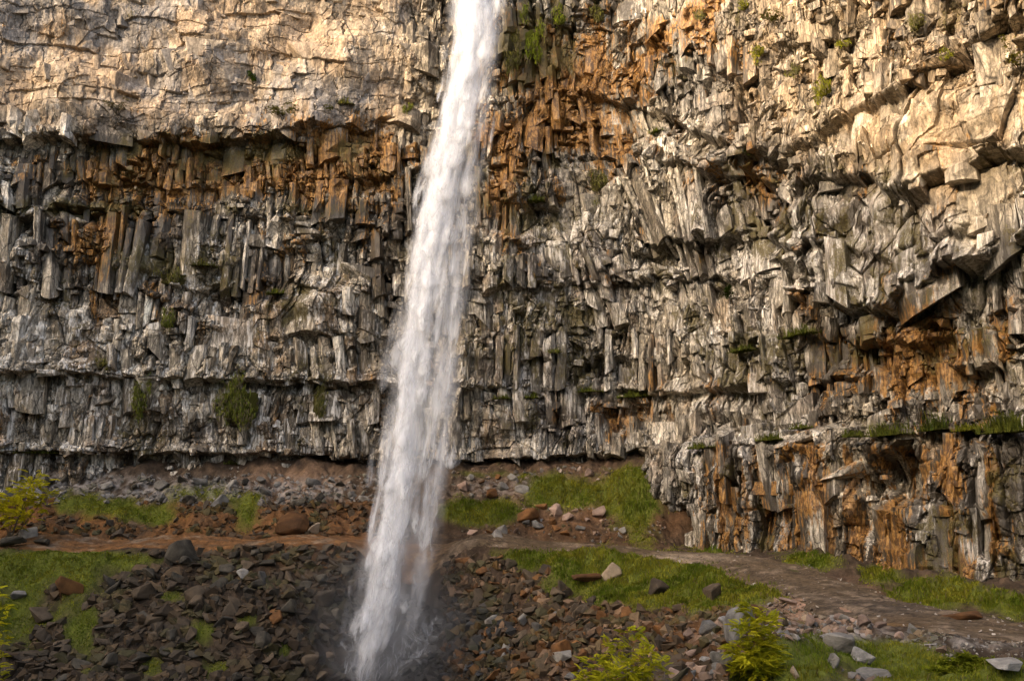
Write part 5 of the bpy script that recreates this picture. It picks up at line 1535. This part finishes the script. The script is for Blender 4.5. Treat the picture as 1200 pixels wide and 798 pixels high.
def build_fall():
    root = bpy.data.objects.new('waterfall', None); COL.objects.link(root)
    root.location = fall_point(0.0, 798, 0)
    tag(root, 'tall white waterfall plunging down the cliff into dark rocks', 'waterfall')
    loc = np.array(root.location)
    rng = np.random.default_rng(5)
    # veils: wide curtains one behind the other
    V, Fc, FLW, FD = [], [], [], []; nv = 0
    py = np.linspace(-85, 812, 240); a = np.linspace(-1.18, 1.18, 60)
    for k in range(7):
        A, P = np.meshgrid(a, py)
        out = .95 * (1 - np.abs(A).clip(0, 1) ** 2) * (k / 3.0 - 1) + .22 * fbm(A * 3 + k * 9, P / 60, 120 + k, 3)
        wob = .10 * fbm(P / 70 + 5 * k, A * 0 + k, 130 + k, 3) + .05 * fbm(P / 25, A * 2 + k, 140 + k, 2)
        co = fall_point(A + wob, P, out)
        edge = 1 - smooth(.72 + .04 * k, 1.12, np.abs(A + .12 * fbm(P / 30, A * 3, 150 + k, 3)))
        lump = np.clip(.62 + 1.1 * fbm(A * 1.7 + k * 5, P / 55 - k, 160 + k, 3), .08, 1.25)
        edge = edge * np.clip(1.15 - smooth(.35, .95, np.abs(A - .0)) * (1.1 - lump), 0, 1)
        fade = np.clip(body(A, P) * edge * lump * 1.05, 0, 1)
        V.append(co.reshape(-1, 3)); Fc.append(grid_faces(*A.shape) + nv); nv += A.size
        FLW.append(np.stack([A * 3.0 + k * 7, P / 100.0 + .35 * A * (k % 3 - 1) + k * 3, A * 0 + k * 5], -1).reshape(-1, 3)); FD.append(fade.ravel())
    me = flow_mesh('veil', np.vstack(V) - loc, np.vstack(Fc), np.vstack(FLW), np.concatenate(FD), water_mat('water_veil', (1.25, 1.1), .38, .70, .60))
    link('veil', me, root)
    # falling clumps: each a comet, sharp below and trailing upward
    n = 2300
    t = rng.random(n); P0 = -80 + 880 * t
    A0 = np.clip(rng.normal(0, .5, n) + np.interp(P0, [0, 250, 800], [0, -.22, -.25]), -1.12, 1.1)
    dens = body(A0, P0)
    keep = rng.random(n) < np.maximum(dens ** 1.4, .08) * np.interp(P0, [150, 320, 800], [1, .75, .7])
    P0, A0 = P0[keep], A0[keep]; n = len(P0)
    Lp = rng.uniform(28, 120, n) * np.interp(P0, [0, 300], [.6, 1]); Wm = rng.uniform(.10, .26, n) * np.interp(Lp, [28, 120], [1, 2.6])
    OUT = rng.uniform(-.9, 1.1, n) * (1 - A0 ** 2)
    st = rng.uniform(.25, .95, n) * np.interp(P0, [720, 800], [1, .7])
    V, FLW, FD = [], [], []
    J = 10
    vv = np.linspace(0, 1, J)                            # 0 at the front (low end)
    for sgn in (-1, 0, 1):
        prof = np.interp(vv, [0, .06, .2, .6, 1], [.12, .55, 1, .8, .35])
        py_ = (P0[:, None] - Lp[:, None] * vv[None])
        c = fall_point(np.repeat(A0[:, None], J, 1) + .02 * np.sin(vv * 6 + A0[:, None] * 50), py_, OUT[:, None] + 0 * vv[None])
        c[..., 0] += sgn * Wm[:, None] * prof[None]
        c[..., 1] += (0 if sgn == 0 else .10)
        V.append(c)
        ramp = np.interp(vv, [0, .05, .15, .5, 1], [.0, .8, 1, .5, 0])
        FD.append((st[:, None] * ramp[None]) * (1 if sgn == 0 else 0))
        FLW.append(np.stack([np.full((n, J), sgn * 1.2) + A0[:, None] * 37, py_ / 28.0, np.repeat(P0[:, None], J, 1)], -1))
    V = np.stack(V, 2); FD = np.stack(FD, 2); FLW = np.stack(FLW, 2)     # n, J, 3
    idx = np.arange(n * J * 3).reshape(n, J, 3)
    q = np.stack([idx[:, :-1, :-1], idx[:, :-1, 1:], idx[:, 1:, 1:], idx[:, 1:, :-1]], -1).reshape(-1, 4)
    me = flow_mesh('spray', V.reshape(-1, 3) - loc, q, FLW.reshape(-1, 3), FD.ravel(), water_mat('water_spray', (1.6, .8), .22, .62, 1.0))
    link('spray', me, root)
    # plumes: broad billows with a rounded front
    n = 560; J = 12; Ka = 9
    P0 = -70 + 860 * rng.random(n)
    A0 = np.clip(rng.normal(0, .42, n) + np.interp(P0, [0, 250, 800], [0, -.25, -.28]), -.95, .95)
    keep = rng.random(n) < body(A0, P0) ** 1.5 * np.interp(P0, [150, 320, 800], [1, .62, .5])
    P0, A0 = P0[keep], A0[keep]; n = len(P0)
    Lp = rng.uniform(30, 85, n); Wm = rng.uniform(.35, .85, n); OUT = rng.uniform(.3, 1.3, n) * (1 - A0 ** 2)
    st = rng.uniform(.55, 1.0, n)
    vv = np.linspace(0, 1, J); ka = np.linspace(-1, 1, Ka)
    prof = np.interp(vv, [0, .08, .25, .6, 1], [.25, .7, 1, .75, .35])
    py_ = P0[:, None] - Lp[:, None] * vv[None]
    c = fall_point(np.repeat(A0[:, None], J, 1) + .03 * np.sin(vv * 5 + A0[:, None] * 50), py_, OUT[:, None] + 0 * vv[None])
    V = np.repeat(c[:, :, None, :], Ka, 2)
    V[..., 0] += ka[None, None] * (Wm[:, None] * prof[None])[..., None]
    V[..., 1] += (ka[None, None] ** 2 - .5) * (Wm[:, None] * prof[None])[..., None] * .7
    V[..., 2] += -.25 * ka[None, None] ** 2 * -Wm[:, None, None]
    FD = (st[:, None] * np.interp(vv, [0, .08, .24, .55, 1], [0, .55, 1, .5, 0])[None])[..., None] * (1 - np.abs(ka) ** 1.6)[None, None]
    FLW = np.stack([np.broadcast_to(ka[None, None] * Wm[:, None, None] * 2.2 + A0[:, None, None] * 37, (n, J, Ka)), np.repeat((py_ / 26.0)[..., None], Ka, 2), np.broadcast_to(P0[:, None, None] * 1.0, (n, J, Ka))], -1)
    idx = np.arange(n * J * Ka).reshape(n, J, Ka)
    q = np.stack([idx[:, :-1, :-1], idx[:, :-1, 1:], idx[:, 1:, 1:], idx[:, 1:, :-1]], -1).reshape(-1, 4)
    link('plume', flow_mesh('plume', V.reshape(-1, 3) - loc, q, np.broadcast_to(FLW, (n, J, Ka, 3)).reshape(-1, 3), FD.ravel(), water_mat('water_plume', (1.0, .9), .34, .62, 1.0)), root)
    # splashes thrown up where the water strikes the rocks
    n = 260; J = 7
    ctr = np.array([[432, 790], [452, 786], [478, 772], [492, 752], [415, 792]])[rng.integers(0, 5, n)]
    c0, _ = ground_hit(ctr[:, 0] + rng.normal(0, 9, n), ctr[:, 1] + rng.normal(0, 6, n))
    vel = np.stack([rng.normal(0, 1.0, n), -np.abs(rng.normal(.5, .5, n)), np.abs(rng.normal(1.6, .9, n))], -1)
    tt = np.linspace(0, .8, J)
    path_ = c0[:, None] + vel[:, None] * tt[None, :, None] - np.array([0, 0, 1.3])[None, None] * (tt ** 2)[None, :, None]
    wd = rng.uniform(.05, .20, n)
    V = np.stack([path_ + np.array([sg, 0, 0]) * wd[:, None, None] * np.interp(tt, [0, .4, .8], [.5, 1, .6])[None, :, None] for sg in (-1, 0, 1)], 2)
    FD = np.stack([np.full((n, J), 0.0), rng.uniform(.15, .6, n)[:, None] * np.interp(tt, [0, .1, .5, .8], [.6, 1, .5, 0])[None], np.full((n, J), 0.0)], 2)
    FLW = np.stack([np.broadcast_to(np.array([-1.0, 0, 1])[None, None] + np.arange(n)[:, None, None] * 3.1, (n, J, 3)), np.broadcast_to(tt[None, :, None] * 3, (n, J, 3)), np.broadcast_to(np.arange(n)[:, None, None] * 1.7, (n, J, 3))], -1)
    idx = np.arange(n * J * 3).reshape(n, J, 3)
    q = np.stack([idx[:, :-1, :-1], idx[:, :-1, 1:], idx[:, 1:, 1:], idx[:, 1:, :-1]], -1).reshape(-1, 4)
    link('splash', flow_mesh('splash', V.reshape(-1, 3) - loc, q, FLW.reshape(-1, 3), FD.ravel(), water_mat('water_splash', (1.5, 1.2), .25, .6, 1.0)), root)


build_fall()


# thin streams between the wet rocks at the foot
def build_stream():
    V, Fc, FLW, FD = [], [], [], []; nv = 0
    rng = np.random.default_rng(8)
    J = 40
    for pts, w in [([(498, 738), (484, 746), (470, 755), (462, 766), (470, 776), (484, 782)], .16), ([(494, 742), (502, 756), (498, 770), (486, 778), (470, 786), (460, 800)], .16),
                   ([(505, 738), (512, 735), (520, 739)], .14), ([(470, 758), (480, 768), (490, 772)], .12), ([(484, 780), (500, 776), (514, 768)], .12), ([(488, 750), (492, 764), (490, 780)], .16)]:
        pts = np.array(pts, float)
        for rpt in range(3):
            t = np.linspace(0, len(pts) - 1, J)
            px = np.interp(t, np.arange(len(pts)), pts[:, 0]) + np.cumsum(rng.normal(0, .35, J)); py = np.interp(t, np.arange(len(pts)), pts[:, 1]) + np.cumsum(rng.normal(0, .25, J))
            c, _ = ground_hit(px, py)
            c[:, 2] += .30 + .15 * rng.random(); c[:, 1] -= .30
            tg = np.gradient(c, axis=0); tg /= np.linalg.norm(tg, axis=1)[:, None] + 1e-9
            sd = np.cross(tg, np.array([0, -.75, .66])); sd /= np.linalg.norm(sd, axis=1)[:, None] + 1e-9
            ww = w * (.5 + .7 * rng.random()) * (.6 + .4 * np.sin(t * 5 + rpt))
            v = np.stack([c - sd * ww[:, None], c + np.array([0, -.05, .06]), c + sd * ww[:, None]], 1)
            V.append(v.reshape(-1, 3)); Fc.append(grid_faces(J, 3) + nv); nv += J * 3
            FLW.append(np.stack([np.tile([-1.0, 0, 1], (J, 1)) + rpt * 9, np.repeat(t[:, None] * 2.2, 3, 1), np.full((J, 3), w * 99)], -1).reshape(-1, 3))
            FD.append((np.array([0, 1, 0])[None] * np.minimum(1, 4 * np.minimum(t, t[-1] - t))[:, None].clip(0, 1)).ravel())
    me = flow_mesh('stream', np.vstack(V), np.vstack(Fc), np.vstack(FLW), np.concatenate(FD), water_mat('stream_foam', (1.4, 1.0), .38, .70, .35))
    tag(link('stream', me), kind='structure')


build_stream()


def build_pool():
    me = bpy.data.meshes.new('water')
    bm = bmesh.new(); bmesh.ops.create_grid(bm, x_segments=60, y_segments=60, size=1); bm.to_mesh(me); bm.free()
    o = link('water', me); o.scale = (40, 16, 1); o.location = (-14, 38, -11.9)
    m, nt, N, L = new_mat('pool_water'); out = N.new('ShaderNodeOutputMaterial'); b = N.new('ShaderNodeBsdfPrincipled'); L.new(b.outputs[0], out.inputs[0])
    b.inputs['Base Color'].default_value = (.02, .03, .028, 1); b.inputs['Roughness'].default_value = .12
    n = N.new('ShaderNodeTexNoise'); n.inputs['Scale'].default_value = 30; bp = N.new('ShaderNodeBump'); bp.inputs['Strength'].default_value = .3
    L.new(n.outputs[0], bp.inputs['Height']); L.new(bp.outputs[0], b.inputs['Normal'])
    me.materials.append(m)
    tag(o, kind='structure')


build_pool()


def build_mist():
    """spray hanging round the foot of the fall"""
    bm = bmesh.new(); bmesh.ops.create_icosphere(bm, subdivisions=3, radius=1)
    me = bpy.data.meshes.new('mist'); bm.to_mesh(me); bm.free()
    o = link('mist', me)
    c = at(445, 760, 53.0)
    o.location = c; o.scale = (6.4, 3.4, 8.0)
    m, nt, N, L = new_mat('spray_mist'); out = N.new('ShaderNodeOutputMaterial')
    pv = N.new('ShaderNodeVolumePrincipled'); L.new(pv.outputs[0], out.inputs['Volume'])
    pv.inputs['Color'].default_value = (.92, .92, .93, 1); pv.inputs['Anisotropy'].default_value = .2
    tc = N.new('ShaderNodeTexCoord'); ln = N.new('ShaderNodeVectorMath'); ln.operation = 'LENGTH'; L.new(tc.outputs['Object'], ln.inputs[0])
    mr = N.new('ShaderNodeMapRange'); mr.inputs[1].default_value = .25; mr.inputs[2].default_value = .98; mr.inputs[3].default_value = 1; mr.inputs[4].default_value = 0
    mr.interpolation_type = 'SMOOTHSTEP'; L.new(ln.outputs['Value'], mr.inputs[0])
    n = N.new('ShaderNodeTexNoise'); n.inputs['Scale'].default_value = 1.7; n.inputs['Detail'].default_value = 3; L.new(tc.outputs['Object'], n.inputs['Vector'])
    m2 = N.new('ShaderNodeMapRange'); m2.inputs[1].default_value = .35; m2.inputs[2].default_value = .7; L.new(n.outputs[0], m2.inputs[0])
    mu = N.new('ShaderNodeMath'); mu.operation = 'MULTIPLY'; L.new(mr.outputs[0], mu.inputs[0]); L.new(m2.outputs[0], mu.inputs[1])
    m3 = N.new('ShaderNodeMath'); m3.operation = 'MULTIPLY'; m3.inputs[1].default_value = .17; L.new(mu.outputs[0], m3.inputs[0])
    L.new(m3.outputs[0], pv.inputs['Density'])
    me.materials.append(m)
    tag(o, 'pale spray mist round the foot of the falls', kind='stuff')


build_mist()

# ------------------------------------------------------------------ light
SUN_EL = math.radians(24)
SUN_DIR = Vector((-0.80, -0.60, 0)).normalized() * math.cos(SUN_EL) + Vector((0, 0, math.sin(SUN_EL)))    # towards the sun


def build_hill():
    """the opposite side of the valley, behind and left of the camera: it keeps the sun off the foot of the cliff"""
    h = Vector((SUN_DIR.x, SUN_DIR.y, 0)).normalized()
    lat = Vector((-h.y, h.x, 0))                    # across the light
    tl = math.tan(SUN_EL)
    D0 = 100.0                                      # crest distance from the origin along the light
    # (point on the cliff, height of the shadow's edge there)
    pts = [(Vector((-70, 58, 0)), 26), (Vector((-38, 64, 0)), 25), (Vector((-12, 66, 0)), 24), (Vector((-4, 67, 0)), 27), (Vector((2, 67, 0)), 36), (Vector((8, 65, 0)), 34),
           (Vector((13, 58, 0)), 24), (Vector((17.5, 48, 0)), 15), (Vector((20, 40, 0)), 10.5), (Vector((24, 28, 0)), 8)]
    prof = sorted((p.dot(lat), zz + (D0 - p.dot(h)) * tl) for p, zz in pts)
    la = np.array([q[0] for q in prof]); he = np.array([q[1] for q in prof])
    t = np.linspace(-260, 200, 231); r = np.linspace(-70, 160, 60)
    tt, rr = np.meshgrid(t, r)
    crest = np.interp(tt, la, he)
    crest = crest + 2.0 * fbm(tt / 14, tt * 0 + 3, 95, 4)
    fall = np.where(rr < 0, smooth(-70, 0, rr), 1 - 0.4 * smooth(0, 160, rr))
    z = -14 + (crest + 14) * fall + 1.2 * fbm(tt / 20, rr / 20, 96, 4) * smooth(0, 20, np.abs(rr))
    p = np.array(h)[None, None] * (D0 + rr)[..., None] + np.array(lat)[None, None] * tt[..., None]
    p[..., 2] = z
    c = np.empty(tt.shape + (3,), F32); c[...] = (0.09, 0.08, 0.05)
    mixc(c, (0.05, 0.06, 0.02), smooth(-.3, .4, fbm(tt / 25, rr / 25, 97, 4)))
    mat = tint_mat('hillside', rough=0.95, scale=.4, var=0.4, bump=0.5, bscale=.6, bdist=0.6)
    o = link('hill', np_mesh('hill', p.reshape(-1, 3), grid_faces(*tt.shape), mat, c.reshape(-1, 3)))
    tag(o, kind='structure')


build_hill()

sun_d = bpy.data.lights.new('sun', 'SUN')
sun_d.energy = .78; sun_d.angle = math.radians(0.5); sun_d.color = (1.0, 0.82, 0.62)
sun = bpy.data.objects.new('sun', sun_d); COL.objects.link(sun)
sun.rotation_euler = SUN_DIR.to_track_quat('Z', 'Y').to_euler()
sun.location = (-60, -40, 60)

w = bpy.data.worlds.new('World'); SC.world = w; w.use_nodes = True
nt = w.node_tree; nt.nodes.clear()
wo = nt.nodes.new('ShaderNodeOutputWorld'); bg = nt.nodes.new('ShaderNodeBackground'); sk = nt.nodes.new('ShaderNodeTexSky')
sk.sky_type = 'NISHITA'; sk.sun_disc = False
sk.sun_elevation = SUN_EL; sk.sun_rotation = math.atan2(SUN_DIR.x, SUN_DIR.y)
sk.air_density = 0.7; sk.dust_density = 4.0; sk.ozone_density = 0.3
bg.inputs[1].default_value = 0.15
nt.links.new(sk.outputs[0], bg.inputs[0]); nt.links.new(bg.outputs[0], wo.inputs[0])

vs = SC.view_settings
vs.view_transform = 'Standard'; vs.look = 'None'; vs.gamma = 1; vs.use_curve_mapping = False
vs.exposure = 2.38
cy = SC.cycles
cy.max_bounces = 5; cy.diffuse_bounces = 2; cy.transparent_max_bounces = 40; cy.use_denoising = True
cy.use_adaptive_sampling = False
cy.volume_step_rate = 4.0
vs.use_white_balance = True
vs.white_balance_temperature = 7400
